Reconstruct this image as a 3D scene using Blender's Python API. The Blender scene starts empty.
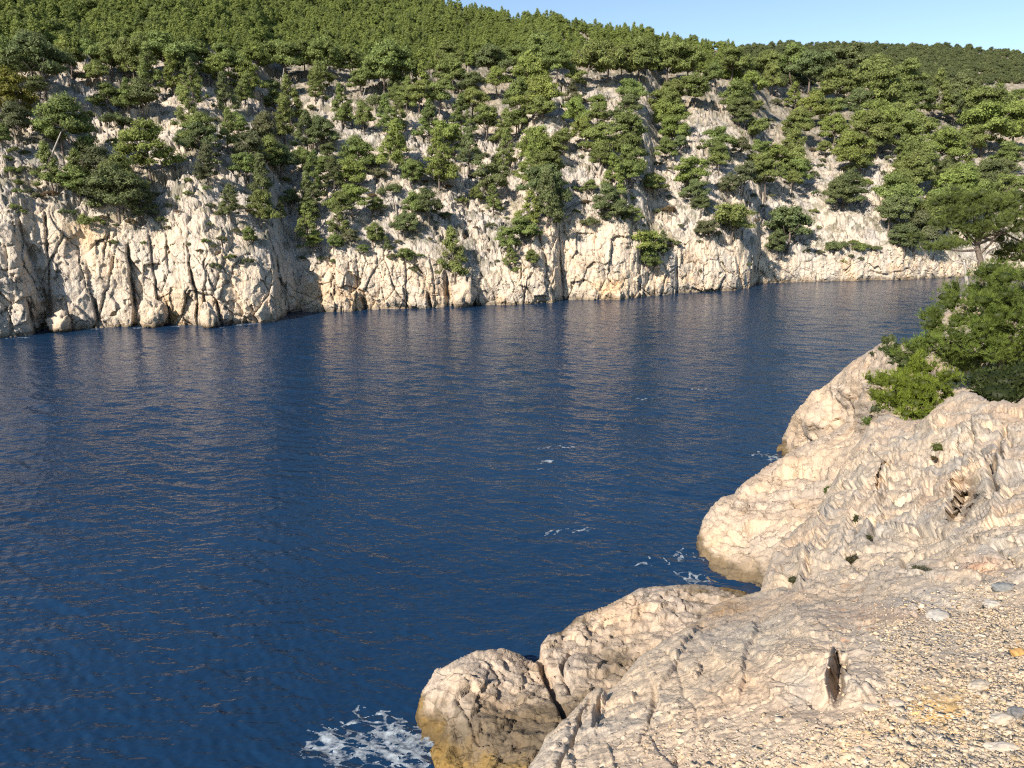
import bpy, math, random
import numpy as np
from mathutils import Vector, Matrix
R = math.radians
random.seed(7)
scene = bpy.context.scene
C = scene.collection

# ------------------------------------------------------------------ camera, sky, sun, exposure
CAM_H = 17.0
FPX = 750.0
PITCH = math.atan(184.0 / FPX)
cam_d = bpy.data.cameras.new('camera')
cam_d.sensor_width = 36.0
cam_d.lens = FPX / 1024.0 * 36.0
cam_d.clip_start = 0.05
cam_d.clip_end = 20000.0
cam = bpy.data.objects.new('camera', cam_d)
cam.location = (0, 0, CAM_H)
cam.rotation_euler = (math.pi / 2 - PITCH, 0, 0)
C.objects.link(cam)
scene.camera = cam

SUN_ELEV = 34.0
SUN_TO = Vector((-0.61, -0.79, 0)).normalized() * math.cos(R(SUN_ELEV)) + Vector((0, 0, math.sin(R(SUN_ELEV))))
w = bpy.data.worlds.new("World")
scene.world = w
w.use_nodes = True
wt = w.node_tree
for n in list(wt.nodes): wt.nodes.remove(n)
sky = wt.nodes.new('ShaderNodeTexSky')
sky.sky_type = 'NISHITA'
sky.sun_disc = False
sky.sun_elevation = R(SUN_ELEV)
sky.sun_rotation = math.atan2(SUN_TO.x, SUN_TO.y)
sky.altitude = 20
sky.air_density = 1.0
sky.dust_density = 0.0
sky.ozone_density = 1.8
bg = wt.nodes.new('ShaderNodeBackground')
bg.inputs['Strength'].default_value = 0.086
wo = wt.nodes.new('ShaderNodeOutputWorld')
wt.links.new(sky.outputs[0], bg.inputs['Color'])
wt.links.new(bg.outputs[0], wo.inputs['Surface'])

sun_d = bpy.data.lights.new('sun', 'SUN')
sun_d.energy = 4.7
sun_d.angle = R(0.5)
sun_d.color = (1.0, 0.91, 0.80)
sun = bpy.data.objects.new('sun', sun_d)
sun.rotation_euler = SUN_TO.to_track_quat('Z', 'Y').to_euler()
sun.location = (-40, -60, 80)
C.objects.link(sun)

scene.view_settings.view_transform = 'Standard'
scene.view_settings.look = 'None'
scene.view_settings.gamma = 1
scene.view_settings.use_curve_mapping = False
scene.view_settings.exposure = 0.90
scene.cycles.use_denoising = False
scene.cycles.use_adaptive_sampling = False
scene.cycles.filter_width = 1.2
scene.cycles.max_bounces = 6
scene.cycles.diffuse_bounces = 3
scene.cycles.glossy_bounces = 3
scene.cycles.transparent_max_bounces = 4
scene.cycles.caustics_reflective = False
scene.cycles.caustics_refractive = False

# ------------------------------------------------------------------ maths helpers
cP, sP = math.cos(PITCH), math.sin(PITCH)

def ray(px, py):
    u = (np.asarray(px, float) - 512.0) / FPX
    v = (384.0 - np.asarray(py, float)) / FPX
    return u, cP + v * sP, -sP + v * cP

def at(px, py, Y):
    """world point seen at a photo position, at forward distance Y"""
    dx, dy, dz = ray(px, py)
    s = np.asarray(Y, float) / dy
    return np.stack(np.broadcast_arrays(dx * s, dy * s, CAM_H + dz * s), -1)

def on_level(px, py, z=0.0):
    dx, dy, dz = ray(px, py)
    s = (z - CAM_H) / dz
    return np.stack([dx * s, dy * s, CAM_H + dz * s], -1)

def azT(px, py):
    dx, dy, dz = ray(px, py)
    return np.arctan2(dx, dy), dz / np.hypot(dx, dy)

def project(P):
    x, y, z = P[..., 0], P[..., 1], P[..., 2] - CAM_H
    f = y * cP - z * sP
    u = y * sP + z * cP
    return 512 + FPX * x / f, 384 - FPX * u / f

def _h(ix, iy, iz, seed):
    h = (ix.astype(np.uint32) * np.uint32(374761393) + iy.astype(np.uint32) * np.uint32(668265263)
         + iz.astype(np.uint32) * np.uint32(2147483647 - 1013) + np.uint32(seed * 7919 + 17))
    h = (h ^ (h >> np.uint32(13))) * np.uint32(1274126177)
    h = (h ^ (h >> np.uint32(15))) * np.uint32(2246822519)
    return ((h ^ (h >> np.uint32(16))) & np.uint32(0xFFFFFF)).astype(np.float32) / 16777215.0

def noise(P, seed=0):
    P = np.asarray(P, np.float32) + np.float32(513.37)
    i = np.floor(P).astype(np.int64)
    f = P - i
    f = f * f * f * (f * (f * 6 - 15) + 10)
    out = 0
    for a in (0, 1):
        wa = f[:, 0] if a else 1 - f[:, 0]
        for b in (0, 1):
            wb = f[:, 1] if b else 1 - f[:, 1]
            for c in (0, 1):
                wc = f[:, 2] if c else 1 - f[:, 2]
                out = out + wa * wb * wc * _h(i[:, 0] + a, i[:, 1] + b, i[:, 2] + c, seed)
    return out * 2 - 1

def fbm(P, oct=4, seed=0, gain=0.5):
    P = np.asarray(P, np.float32)
    o = 0; a = 1.0; t = 0
    for k in range(oct):
        o = o + a * noise(P * (2.03 ** k) + 11.3 * k, seed + k)
        t += a; a *= gain
    return o / t

def ridged(P, oct=4, seed=0):
    P = np.asarray(P, np.float32)
    o = 0; a = 1.0; t = 0
    for k in range(oct):
        o = o + a * (1 - 2 * np.abs(noise(P * (2.1 ** k) + 7.7 * k, seed + k)))
        t += a; a *= 0.5
    return o / t

def worley(P, seed=0):
    """returns F1, F2-F1 and a random number per cell"""
    P = np.asarray(P, np.float32) + np.float32(307.7)
    i = np.floor(P).astype(np.int64)
    n = len(P)
    d1 = np.full(n, 9.0, np.float32); d2 = np.full(n, 9.0, np.float32); cid = np.zeros(n, np.float32)
    for a in (-1, 0, 1):
        for b in (-1, 0, 1):
            for c in (-1, 0, 1):
                cx, cy, cz = i[:, 0] + a, i[:, 1] + b, i[:, 2] + c
                q = np.stack([cx + _h(cx, cy, cz, seed), cy + _h(cx, cy, cz, seed + 1), cz + _h(cx, cy, cz, seed + 2)], -1)
                d = np.sqrt(((P - q) ** 2).sum(-1)).astype(np.float32)
                nearer = d < d1
                d2 = np.where(nearer, d1, np.minimum(d2, d))
                cid = np.where(nearer, _h(cx, cy, cz, seed + 5), cid)
                d1 = np.where(nearer, d, d1)
    return d1, d2 - d1, cid

def facets(P, seed=0, tilt=1.0):
    """angular faces: every cell is a plane of its own tilt; returns height, edge distance, cell number"""
    P = np.asarray(P, np.float32) + np.float32(207.7)
    i = np.floor(P).astype(np.int64)
    n = len(P)
    d1 = np.full(n, 9.0, np.float32); d2 = np.full(n, 9.0, np.float32); hgt = np.zeros(n, np.float32); cid = np.zeros(n, np.float32)
    for a in (-1, 0, 1):
        for b in (-1, 0, 1):
            for c in (-1, 0, 1):
                cx, cy, cz = i[:, 0] + a, i[:, 1] + b, i[:, 2] + c
                v = P - np.stack([cx + _h(cx, cy, cz, seed), cy + _h(cx, cy, cz, seed + 1), cz + _h(cx, cy, cz, seed + 2)], -1)
                d = np.sqrt((v ** 2).sum(-1)).astype(np.float32)
                nearer = d < d1
                d2 = np.where(nearer, d1, np.minimum(d2, d))
                r = _h(cx, cy, cz, seed + 5)
                g = (v[:, 0] * (_h(cx, cy, cz, seed + 6) - .5) + v[:, 1] * (_h(cx, cy, cz, seed + 7) - .5) + v[:, 2] * (_h(cx, cy, cz, seed + 8) - .5)) * 2 * tilt + (r - .5)
                hgt = np.where(nearer, g, hgt); cid = np.where(nearer, r, cid)
                d1 = np.where(nearer, d, d1)
    return hgt, d2 - d1, cid

def sstep(a, b, x):
    t = np.clip((x - a) / (b - a), 0, 1)
    return t * t * (3 - 2 * t)

def bedding(sb, seed):
    """stacked beds of uneven thickness: a slow rise, then a short drop; returns height and position in the bed"""
    ce = np.floor(sb).astype(np.int64); saw = sb - ce
    l1 = _h(ce, ce * 0 + seed, ce * 0, 78); l0 = _h(ce - 1, ce * 0 + seed, ce * 0, 78)
    t = sstep(0, 0.14, saw)
    hgt1 = (saw - .5) * (0.4 + l1) + 1.1 * (l1 - .5); hgt0 = .5 * (0.4 + l0) + 1.1 * (l0 - .5)
    return hgt1 * t + hgt0 * (1 - t), saw

def vnormals(V, F):
    q = F.shape[1] == 4
    n = np.cross(V[F[:, 2]] - V[F[:, 0]], V[F[:, 3]] - V[F[:, 1]]) if q else np.cross(V[F[:, 1]] - V[F[:, 0]], V[F[:, 2]] - V[F[:, 0]])
    N = np.zeros_like(V)
    for k in range(F.shape[1]):
        for c in range(3):
            N[:, c] += np.bincount(F[:, k], n[:, c], len(V))
    return N / (np.linalg.norm(N, axis=1, keepdims=True) + 1e-9)

# ------------------------------------------------------------------ object helpers
def new_mesh(name, V, F, mats, col=None, smooth=False, fmat=None):
    V = np.asarray(V, np.float32)
    F = np.asarray(F, np.int32)
    k = F.shape[1]
    me = bpy.data.meshes.new(name)
    me.vertices.add(len(V)); me.vertices.foreach_set('co', V.ravel())
    me.loops.add(F.size); me.loops.foreach_set('vertex_index', F.ravel())
    me.polygons.add(len(F))
    me.polygons.foreach_set('loop_start', np.arange(0, F.size, k, dtype=np.int32))
    me.polygons.foreach_set('loop_total', np.full(len(F), k, np.int32))
    if smooth: me.polygons.foreach_set('use_smooth', np.ones(len(F), bool))
    for m in (mats if isinstance(mats, (list, tuple)) else [mats]): me.materials.append(m)
    if fmat is not None: me.polygons.foreach_set('material_index', np.asarray(fmat, np.int32))
    if col is not None:
        a = me.color_attributes.new('col', 'FLOAT_COLOR', 'POINT')
        cc = np.ones((len(V), 4), np.float32); cc[:, :3] = col
        a.data.foreach_set('color', cc.ravel())
    me.update(calc_edges=True)
    return me

def link(name, me, parent=None):
    o = bpy.data.objects.new(name, me)
    C.objects.link(o)
    if parent is not None: o.parent = parent
    return o

def tag(o, label=None, cat=None, group=None, kind=None):
    if label: o['label'] = label
    if cat: o['category'] = cat
    if group: o['group'] = group
    if kind: o['kind'] = kind
    return o

def thing(name, loc, label, cat, group=None, rz=0.0, scale=1.0):
    o = bpy.data.objects.new(name, None)
    o.empty_display_size = 0.3
    C.objects.link(o)
    o.location = loc; o.rotation_euler = (0, 0, rz)
    o.scale = (scale,) * 3 if not isinstance(scale, tuple) else scale
    return tag(o, label, cat, group)

def grid_faces(nr, nc):
    i = np.arange(nr * nc).reshape(nr, nc)
    return np.stack([i[:-1, :-1].ravel(), i[:-1, 1:].ravel(), i[1:, 1:].ravel(), i[1:, :-1].ravel()], -1)

# ------------------------------------------------------------------ materials
def new_mat(name):
    m = bpy.data.materials.new(name); m.use_nodes = True
    nt = m.node_tree
    b = nt.nodes['Principled BSDF']
    return m, nt, b

def N_(nt, t, **kw):
    n = nt.nodes.new(t)
    for k, v in kw.items(): setattr(n, k, v)
    return n

def math_(nt, op, a, b=None, c=None):
    n = N_(nt, 'ShaderNodeMath', operation=op)
    for i, v in enumerate((a, b, c)):
        if v is None: continue
        if isinstance(v, (int, float)): n.inputs[i].default_value = v
        else: nt.links.new(v, n.inputs[i])
    return n.outputs[0]

def noise_tex(nt, vec, scale, detail=4, rough=0.55):
    n = N_(nt, 'ShaderNodeTexNoise')
    n.inputs['Scale'].default_value = scale
    n.inputs['Detail'].default_value = detail
    n.inputs['Roughness'].default_value = rough
    nt.links.new(vec, n.inputs['Vector'])
    return n.outputs['Fac']

def ramp(nt, fac, stops):
    r = N_(nt, 'ShaderNodeValToRGB')
    e = r.color_ramp.elements
    while len(e) < len(stops): e.new(0.5)
    for i, (p, c) in enumerate(stops):
        e[i].position = p
        e[i].color = (c, c, c, 1) if isinstance(c, (int, float)) else (*c, 1)
    nt.links.new(fac, r.inputs[0])
    return r.outputs[0]

def mul_col(nt, a, b, fac=1.0):
    n = N_(nt, 'ShaderNodeMix', data_type='RGBA', blend_type='MULTIPLY')
    n.inputs[0].default_value = fac
    nt.links.new(a, n.inputs[6]); nt.links.new(b, n.inputs[7])
    return n.outputs[2]

def rock_mat(name, s, bump=0.5, crack=0.35, stretch=(1, 1, 1), dist=0.05, speck=0.52):
    """limestone: vertex colour times mottling, fine cracks and grain; s = size in metres of the features"""
    m, nt, b = new_mat(name)
    at_ = N_(nt, 'ShaderNodeVertexColor'); at_.layer_name = 'col'
    geo = N_(nt, 'ShaderNodeTexCoord')
    mp = N_(nt, 'ShaderNodeMapping'); mp.inputs['Scale'].default_value = stretch
    nt.links.new(geo.outputs['Object'], mp.inputs['Vector'])
    v = mp.outputs[0]
    n1 = noise_tex(nt, v, 1.0 / s, 6, 0.62)
    n2 = noise_tex(nt, v, 7.0 / s, 5, 0.7)
    n3 = noise_tex(nt, v, 0.28 / s, 3, 0.5)
    c1 = ramp(nt, n1, [(0.30, (0.82, 0.81, 0.81)), (0.5, (1, 1, 1)), (0.72, (1.14, 1.10, 1.04))])
    c2 = ramp(nt, n2, [(0.28, (speck, speck * .95, speck * .9)), (0.41, (0.97, 0.97, 0.97)), (0.7, (1.15, 1.15, 1.13))])
    c3 = ramp(nt, n3, [(0.35, (0.86, 0.88, 0.92)), (0.65, (1.08, 1.02, 0.95))])
    col = mul_col(nt, at_.outputs['Color'], c1)
    col = mul_col(nt, col, c2)
    col = mul_col(nt, col, c3)
    # thin dark fissures
    wv = N_(nt, 'ShaderNodeTexVoronoi', feature='DISTANCE_TO_EDGE')
    wv.inputs['Scale'].default_value = 0.55 / s
    dn = N_(nt, 'ShaderNodeTexNoise'); dn.inputs['Scale'].default_value = 2.0 / s; dn.inputs['Detail'].default_value = 4
    nt.links.new(v, dn.inputs['Vector'])
    mx = N_(nt, 'ShaderNodeMix', data_type='VECTOR'); mx.inputs[0].default_value = 0.0
    ad = N_(nt, 'ShaderNodeVectorMath', operation='MULTIPLY_ADD')
    nt.links.new(dn.outputs['Color'], ad.inputs[0]); ad.inputs[1].default_value = (s * 1.1,) * 3
    nt.links.new(v, ad.inputs[2])
    nt.links.new(ad.outputs[0], wv.inputs['Vector'])
    crk = ramp(nt, wv.outputs['Distance'], [(0.0, 1 - crack), (0.035, 1.0)])
    msk = ramp(nt, noise_tex(nt, v, 0.6 / s, 2), [(0.44, 0.0), (0.60, 1.0)])
    mm = N_(nt, 'ShaderNodeMix', data_type='RGBA')
    nt.links.new(msk, mm.inputs[0]); nt.links.new(crk, mm.inputs[6]); mm.inputs[7].default_value = (1, 1, 1, 1)
    col = mul_col(nt, col, mm.outputs[2])
    nt.links.new(col, b.inputs['Base Color'])
    b.inputs['Roughness'].default_value = 0.92
    b.inputs['Specular IOR Level'].default_value = 0.25
    h = math_(nt, 'ADD', math_(nt, 'MULTIPLY', n1, 1.0), math_(nt, 'MULTIPLY', n2, 0.60))
    h = math_(nt, 'ADD', h, math_(nt, 'MULTIPLY', mm.outputs[2], 0.45))
    bp = N_(nt, 'ShaderNodeBump'); bp.inputs['Strength'].default_value = bump
    bp.inputs['Distance'].default_value = s * dist * 10
    nt.links.new(h, bp.inputs['Height']); nt.links.new(bp.outputs[0], b.inputs['Normal'])
    return m

def leaf_mat(name, transl=0.25, rough=0.7):
    """foliage: object colour times per-clump tone"""
    m, nt, b = new_mat(name)
    oi = N_(nt, 'ShaderNodeObjectInfo')
    at_ = N_(nt, 'ShaderNodeVertexColor'); at_.layer_name = 'col'
    col = mul_col(nt, oi.outputs['Color'], at_.outputs['Color'])
    nt.links.new(col, b.inputs['Base Color'])
    b.inputs['Roughness'].default_value = rough
    b.inputs['Specular IOR Level'].default_value = 0.25
    tr = N_(nt, 'ShaderNodeBsdfTranslucent')
    nt.links.new(col, tr.inputs['Color'])
    ms = N_(nt, 'ShaderNodeMixShader'); ms.inputs[0].default_value = transl
    nt.links.new(b.outputs[0], ms.inputs[1]); nt.links.new(tr.outputs[0], ms.inputs[2])
    nt.links.new(ms.outputs[0], nt.nodes['Material Output'].inputs['Surface'])
    return m

def bark_mat(name, c0, c1):
    m, nt, b = new_mat(name)
    tc = N_(nt, 'ShaderNodeTexCoord')
    mp = N_(nt, 'ShaderNodeMapping'); mp.inputs['Scale'].default_value = (1, 1, 0.3)
    nt.links.new(tc.outputs['Object'], mp.inputs['Vector'])
    n = noise_tex(nt, mp.outputs[0], 12, 5)
    nt.links.new(ramp(nt, n, [(0.3, c0), (0.7, c1)]), b.inputs['Base Color'])
    b.inputs['Roughness'].default_value = 0.9
    bp = N_(nt, 'ShaderNodeBump'); bp.inputs['Strength'].default_value = 0.6; bp.inputs['Distance'].default_value = 0.03
    nt.links.new(n, bp.inputs['Height']); nt.links.new(bp.outputs[0], b.inputs['Normal'])
    return m

M_FAR = rock_mat('far_limestone', 1.5, 0.75, 0.6, (1, 1, 0.6), 0.05, 0.66)
M_SHORE = rock_mat('shore_limestone', 0.7, 0.45, 0.55, (1, 1, 1.3), 0.05, 0.56)
M_NEAR = rock_mat('near_limestone', 0.20, 0.35, 0.5, (1, 1, 1), 0.05, 0.62)
M_GRAVEL = rock_mat('gravel_stone', 0.03, 0.3, 0.0)
M_LEAF = leaf_mat('pine_foliage', 0.28)
M_NEEDLE = leaf_mat('pine_needles', 0.30, 0.55)
M_BARK = bark_mat('pine_bark', (0.06, 0.045, 0.035), (0.20, 0.16, 0.13))
M_DEAD = bark_mat('dead_wood', (0.22, 0.20, 0.175), (0.42, 0.385, 0.345))

# ------------------------------------------------------------------ far shore: cliffs and hillside
WL = [(-420,372),(-200,352),(-60,343),(0,339),(30,336),(52,331),(75,330),(95,328),(130,327),(165,325),(215,327),(262,323),(276,321),(290,314),(300,312),
      (345,312),(362,310),(430,309),(475,306),(520,305),(552,303),(562,300),(620,300),(655,296),(690,293),(735,291),(750,288),
      (757,284),(800,282),(850,281),(900,280),(960,277),(1000,276),(1200,273),(1500,270)]
CT = [(-420,200),(-60,212),(0,216),(50,206),(100,226),(150,232),(200,238),(235,256),(290,262),(330,258),(380,252),(430,258),(470,272),(515,272),
      (535,232),(560,216),(600,222),(640,230),(652,262),(672,250),(690,236),(730,246),(752,258),(765,252),(800,262),(850,256),(900,248),(950,262),(1024,268),(1500,262)]
SKY = [(-420,-150),(0,-95),(200,-50),(400,-8),(470,13),(530,23),(600,32),(700,47),(745,53),(770,46),(850,46),(950,49),(1024,54),(1500,70)]
S2 = [(-420,.50),(400,.47),(640,.44),(740,.40),(850,.34),(1500,.33)]
a_, T_ = azT(*np.array(WL, float).T)
P_ = on_level(*np.array(WL, float).T)
wl_a, wl_r = a_, np.hypot(P_[:, 0], P_[:, 1])
ct_a, ct_T = azT(*np.array(CT, float).T)
sk_a, sk_T = azT(*np.array(SKY, float).T)
s2_a = azT([p[0] for p in S2], 150)[0]; s2_v = np.array([p[1] for p in S2])

NC = 1900
AZ = np.linspace(azT(-330, 300)[0], azT(1350, 300)[0], NC)
r0 = np.interp(AZ, wl_a, wl_r)
k_ = np.exp(-np.linspace(-2, 2, 9) ** 2); k_ /= k_.sum()
r0 = np.convolve(np.pad(r0, 4, 'edge'), k_, 'valid')
Tc = np.interp(AZ, ct_a, ct_T)
LEAN = 0.38
zc = (CAM_H + r0 * Tc) / (1 - LEAN * Tc)
zc = np.convolve(np.pad(zc, 4, 'edge'), k_, 'valid')
NCL, NSL, NBK = 130, 330, 6
rr = np.zeros((NCL + NSL + NBK, NC)); zz = np.zeros_like(rr)
for i in range(NCL):
    t = i / (NCL - 1)
    zz[i] = -1.5 + (zc + 1.5) * t
    e = LEAN * zc * (0.35 * t + 0.65 * t ** 3.5)
    rr[i] = r0 + e
Tsky = np.interp(AZ, sk_a, sk_T)
s2 = np.interp(AZ, s2_a, s2_v)
r1 = r0 + LEAN * zc
# slope part: march along; step length grows with distance
tt = np.linspace(0, 1, NSL + 1)[1:]
rmax = np.empty(NC)
# hillside height after distance d : steep first, then s2
def hill(d, s2):
    return s2 * d + (0.95 - s2) * 13.0 * (1 - np.exp(-d / 13.0))
dgrid = np.linspace(0, 420, 1600)
for j in range(NC):
    el = (zc[j] + hill(dgrid, s2[j]) - CAM_H) / (r1[j] + dgrid)
    idx = np.argmax(el > Tsky[j]) if (el > Tsky[j]).any() else len(dgrid) - 1
    rmax[j] = dgrid[max(idx, 40)]
k2 = np.ones(31) / 31
rmax = np.convolve(np.pad(rmax, 15, 'edge'), k2, 'valid')
for i in range(NSL):
    d = rmax * (0.45 * tt[i] + 0.55 * tt[i] ** 2)
    rr[NCL + i] = r1 + d
    zz[NCL + i] = zc + hill(d, s2)
for i in range(NBK):
    d = (i + 1) * 14.0
    rr[NCL + NSL + i] = rr[NCL + NSL - 1] + d
    zz[NCL + NSL + i] = zz[NCL + NSL - 1] + 1.0 - (i + 1) ** 1.6 * 1.8
row_t = np.repeat(np.arange(NCL + NSL + NBK)[:, None], NC, 1)
AA = np.repeat(AZ[None], len(rr), 0)
Pf = np.stack([rr * np.sin(AA), rr * np.cos(AA), zz], -1).reshape(-1, 3)
cliff = (1 - sstep(NCL - 16, NCL + 14, row_t)).ravel()
# relief of the rock
shore = np.concatenate([[0], np.cumsum(np.hypot(np.diff(r0 * np.sin(AZ)), np.diff(r0 * np.cos(AZ))))])
S = np.repeat(shore[None], len(rr), 0).ravel()
Zf = Pf[:, 2]
warp = fbm(Pf / 7.0, 3, 3)
wl2 = fbm(Pf / 2.2, 3, 9)
q = np.stack([S / 5.0 + warp * 0.35 + wl2 * 0.05 + Zf * 0.03, Zf / 10.0 + warp * 0.3, np.zeros_like(S)], -1)
f1, e1, c1 = worley(q, 21)
q = np.stack([S / 1.9 + warp * 1.2 + wl2 * 0.3, Zf / 3.6 + wl2 * 0.3, np.zeros_like(S) + 5], -1)
f2, e2, c2 = worley(q, 41)
q3 = np.stack([S / 0.9 + wl2, Zf / 1.1 + wl2, (rr.ravel() - np.repeat(r0[None], len(rr), 0).ravel()) / 1.4], -1)
f3, e3, c3 = worley(q3, 61)
g1, ge1, _ = facets(np.stack([S / 2.4 + wl2 * .10 + Zf * .04, Zf / 3.8 + wl2 * .10 - S * .02, row_t.ravel() * 0 + 2], -1), 71, 1.1)
g2, ge2, _ = facets(np.stack([S / 0.95 + wl2 * .15 + Zf * .1, Zf / 1.5 + wl2 * .15, row_t.ravel() * 0 + 4], -1), 81, 1.2)
g3, ge3, _ = facets(Pf * np.array([1, 1, .7]) / 0.55 + wl2[:, None] * .5, 91, 1.2)
Dc = (c1 - 0.5) * 1.0 - 0.7 * np.exp(-(e1 / 0.022) ** 1.3) * (0.4 + 0.6 * sstep(-.3, .3, wl2)) + 0.66 * g1 + 0.24 * g2 + 0.09 * g3 - 0.40 * np.exp(-ge1 / 0.03) * sstep(-.15, .25, warp) \
     - 0.15 * np.exp(-ge2 / 0.04) * sstep(-.1, .3, wl2) + 0.55 * warp + 0.10 * fbm(Pf * np.array([1, 1, .45]) / 0.5, 2, 15)
base_round = 0.8 * np.exp(-((Zf - 0.2) / 0.7) ** 2) * (0.4 + 0.6 * noise(Pf / 3, 77))
Dc = Dc - base_round
h1, he1, _ = facets(Pf / np.array([3.0, 3.0, 3.4]) + wl2[:, None] * .3, 171, 1.0)
h2, he2, _ = facets(Pf / np.array([1.1, 1.1, 1.0]) + wl2[:, None] * .5, 181, 1.1)
rough = 0.25 + 0.75 * sstep(-0.25, 0.25, fbm(Pf / 6.0, 3, 301))
Ds = 0.8 * ridged(Pf / 9.0, 3, 5) + rough * (1.15 * h1 + 0.6 * h2 + 0.3 * g3) + 0.2 * fbm(Pf / 1.2, 3, 8) - 0.35 * np.exp(-he1 / .07) - 0.22 * np.exp(-he2 / .08)
far_fade = 1 - 0.5 * sstep(30, 120, rr.ravel() - np.repeat(r1[None], len(rr), 0).ravel())
PX, PY = project(Pf)
# the deep clefts and recesses one sees in the cliff face: (x top, y top, x bottom, y bottom, half width, depth)
CLEFTS = [(18,226,46,300,7,3.0),(44,208,50,290,2.2,1.6),(127,246,135,312,2.5,2.8),(148,232,157,300,1.6,1.3),(112,222,104,250,1.6,1.2),(186,245,197,300,2.0,1.6),(203,290,206,328,2.2,1.5),
          (216,300,222,326,2.0,1.8),(166,300,170,326,2.0,1.5),(274,256,288,316,4.0,2.2),(363,296,366,313,3.0,2.4),(333,262,334,288,1.4,1.0),(357,258,356,290,1.4,0.9),
          (428,294,431,312,2.4,2.4),(444,272,447,294,3.5,2.0),(474,290,474,308,2.4,2.2),(405,258,406,295,1.2,0.9),(537,232,546,262,3.0,1.8),(559,222,563,300,1.6,1.6),(551,285,556,303,2.2,1.8),
          (638,250,640,292,2.0,1.4),(641,255,652,274,8,1.8),(677,255,677,296,1.7,1.6),(735,250,740,280,2.2,1.4),(752,255,757,286,3.5,2.2),(95,300,98,330,2.5,1.4),(26,300,36,333,3,2.0),(457,283,454,306,1.4,.9),(520,262,524,300,1.3,.8)]
for (xt, yt, xb, yb, hw, dp) in CLEFTS:
    t = np.clip((PY - yt) / (yb - yt), 0, 1)
    cx = xt + (xb - xt) * t + 2.0 * wl2
    g = np.exp(-np.abs((PX - cx) / (hw * (0.62 if hw < 5 else 1))) ** 2.4) * sstep(yt - 6, yt + 8, PY) * (1 - sstep(yb + 2, yb + 14, PY) if yb < 290 else 1)
    g = g * (0.45 + 0.55 * sstep(-.35, .25, fbm(np.stack([PX / 9 + xt, PY / 9, PX * 0], -1), 2, 7)))
    Dc = Dc - 0.75 * dp * g - 0.3 * dp * np.exp(-np.clip(PX - cx, 0, 99) / 9) * (PX > cx) * sstep(yt - 4, yt + 8, PY) * (1 - sstep(yb + 2, yb + 14, PY) if yb < 290 else 1)
D = cliff * Dc
rn = rr.ravel() - D - (1 - cliff) * 0.5 * Ds * far_fade
zn = Zf + (1 - cliff) * 0.85 * Ds * far_fade + cliff * 0.25 * wl2
top = sstep(NCL + NSL - 30, NCL + NSL, row_t.ravel())
Pf2 = np.stack([rn * np.sin(AA.ravel()), rn * np.cos(AA.ravel()), zn], -1)
# limestone colours: warm cream cliff, ochre patches, greyer scree, dark band at the tide line
base = np.array([0.64, 0.54, 0.42])
col = np.repeat(base[None], len(Pf2), 0)
gr = sstep(-0.1, 0.45, fbm(Pf / np.array([4., 4., 7.]), 3, 91))[:, None]
col = col * (1 - 0.45 * gr) + np.array([0.50, 0.455, 0.40]) * 0.45 * gr
oc = (sstep(0.18, 0.5, fbm(Pf / np.array([5., 5., 4.]), 3, 55)) * sstep(12, 2, Zf) * cliff)[:, None]
col = col * (1 - 0.6 * oc) + np.array([0.60, 0.42, 0.26]) * 0.6 * oc
for (x, y, rx, ry, k) in ((76, 235, 26, 16, .55), (172, 312, 22, 22, .6), (172, 318, 5, 8, .9), (340, 300, 60, 8, .4), (600, 285, 40, 12, .3), (455, 295, 14, 10, .4)):
    g = (k * np.exp(-((PX - x) / rx) ** 2 - ((PY - y) / ry) ** 2) * (0.6 + 0.6 * noise(Pf / 1.5, 31)))[:, None].clip(0, 1)
    col = col * (1 - g) + np.array([0.64, 0.42, 0.17]) * g
streak = sstep(0.25, 0.6, fbm(np.stack([S / 0.7, Zf / 9.0, S * 0], -1), 3, 88))[:, None] * cliff[:, None]
col = col * (1 - 0.28 * streak)
sc = (1 - cliff)[:, None]
col = col * (1 - sc) + (np.array([0.52, 0.465, 0.395]) * (1 + 0.16 * fbm(Pf / 1.2, 3, 12))[:, None]) * sc
# dry scrub soil stains between the trees
veg = (sstep(0.05, 0.30, fbm(Pf / 1.5, 4, 71)) * (1 - cliff) * 0.6)[:, None]
col = col * (1 - veg) + np.array([0.10, 0.105, 0.055]) * veg
farg = (sstep(25, 70, rr.ravel() - np.repeat(r1[None], len(rr), 0).ravel()) * 0.5)[:, None]
col = col * (1 - farg) + np.array([0.12, 0.11, 0.07]) * farg
tide = (np.exp(-((Zf - 0.1) / 0.42) ** 2) * (0.75 + 0.3 * noise(Pf / 1.0, 4)))[:, None].clip(0, 1)
col = col * (1 - tide) + np.array([0.16, 0.12, 0.07]) * tide
me = new_mesh('cliff_hillside', Pf2, grid_faces(NCL + NSL + NBK, NC)[:, ::-1], M_FAR, col.clip(0, 1), smooth=False)
tag(link('cliff_hillside', me), kind='structure')
TR = rn.reshape(rr.shape); TZ = zn.reshape(rr.shape)

def hill_at(px, py):
    """ground point of the far shore that one sees at a photo position"""
    a, T = azT(px, py)
    j = int(round((a - AZ[0]) / (AZ[1] - AZ[0]))); j = min(max(j, 0), NC - 1)
    el = (TZ[:, j] - CAM_H) / TR[:, j]
    k = np.argmax(el >= T) if (el >= T).any() else NCL + NSL - 1
    r, z = TR[k, j], TZ[k, j]
    return np.array([r * math.sin(a), r * math.cos(a), z]), k

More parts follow.
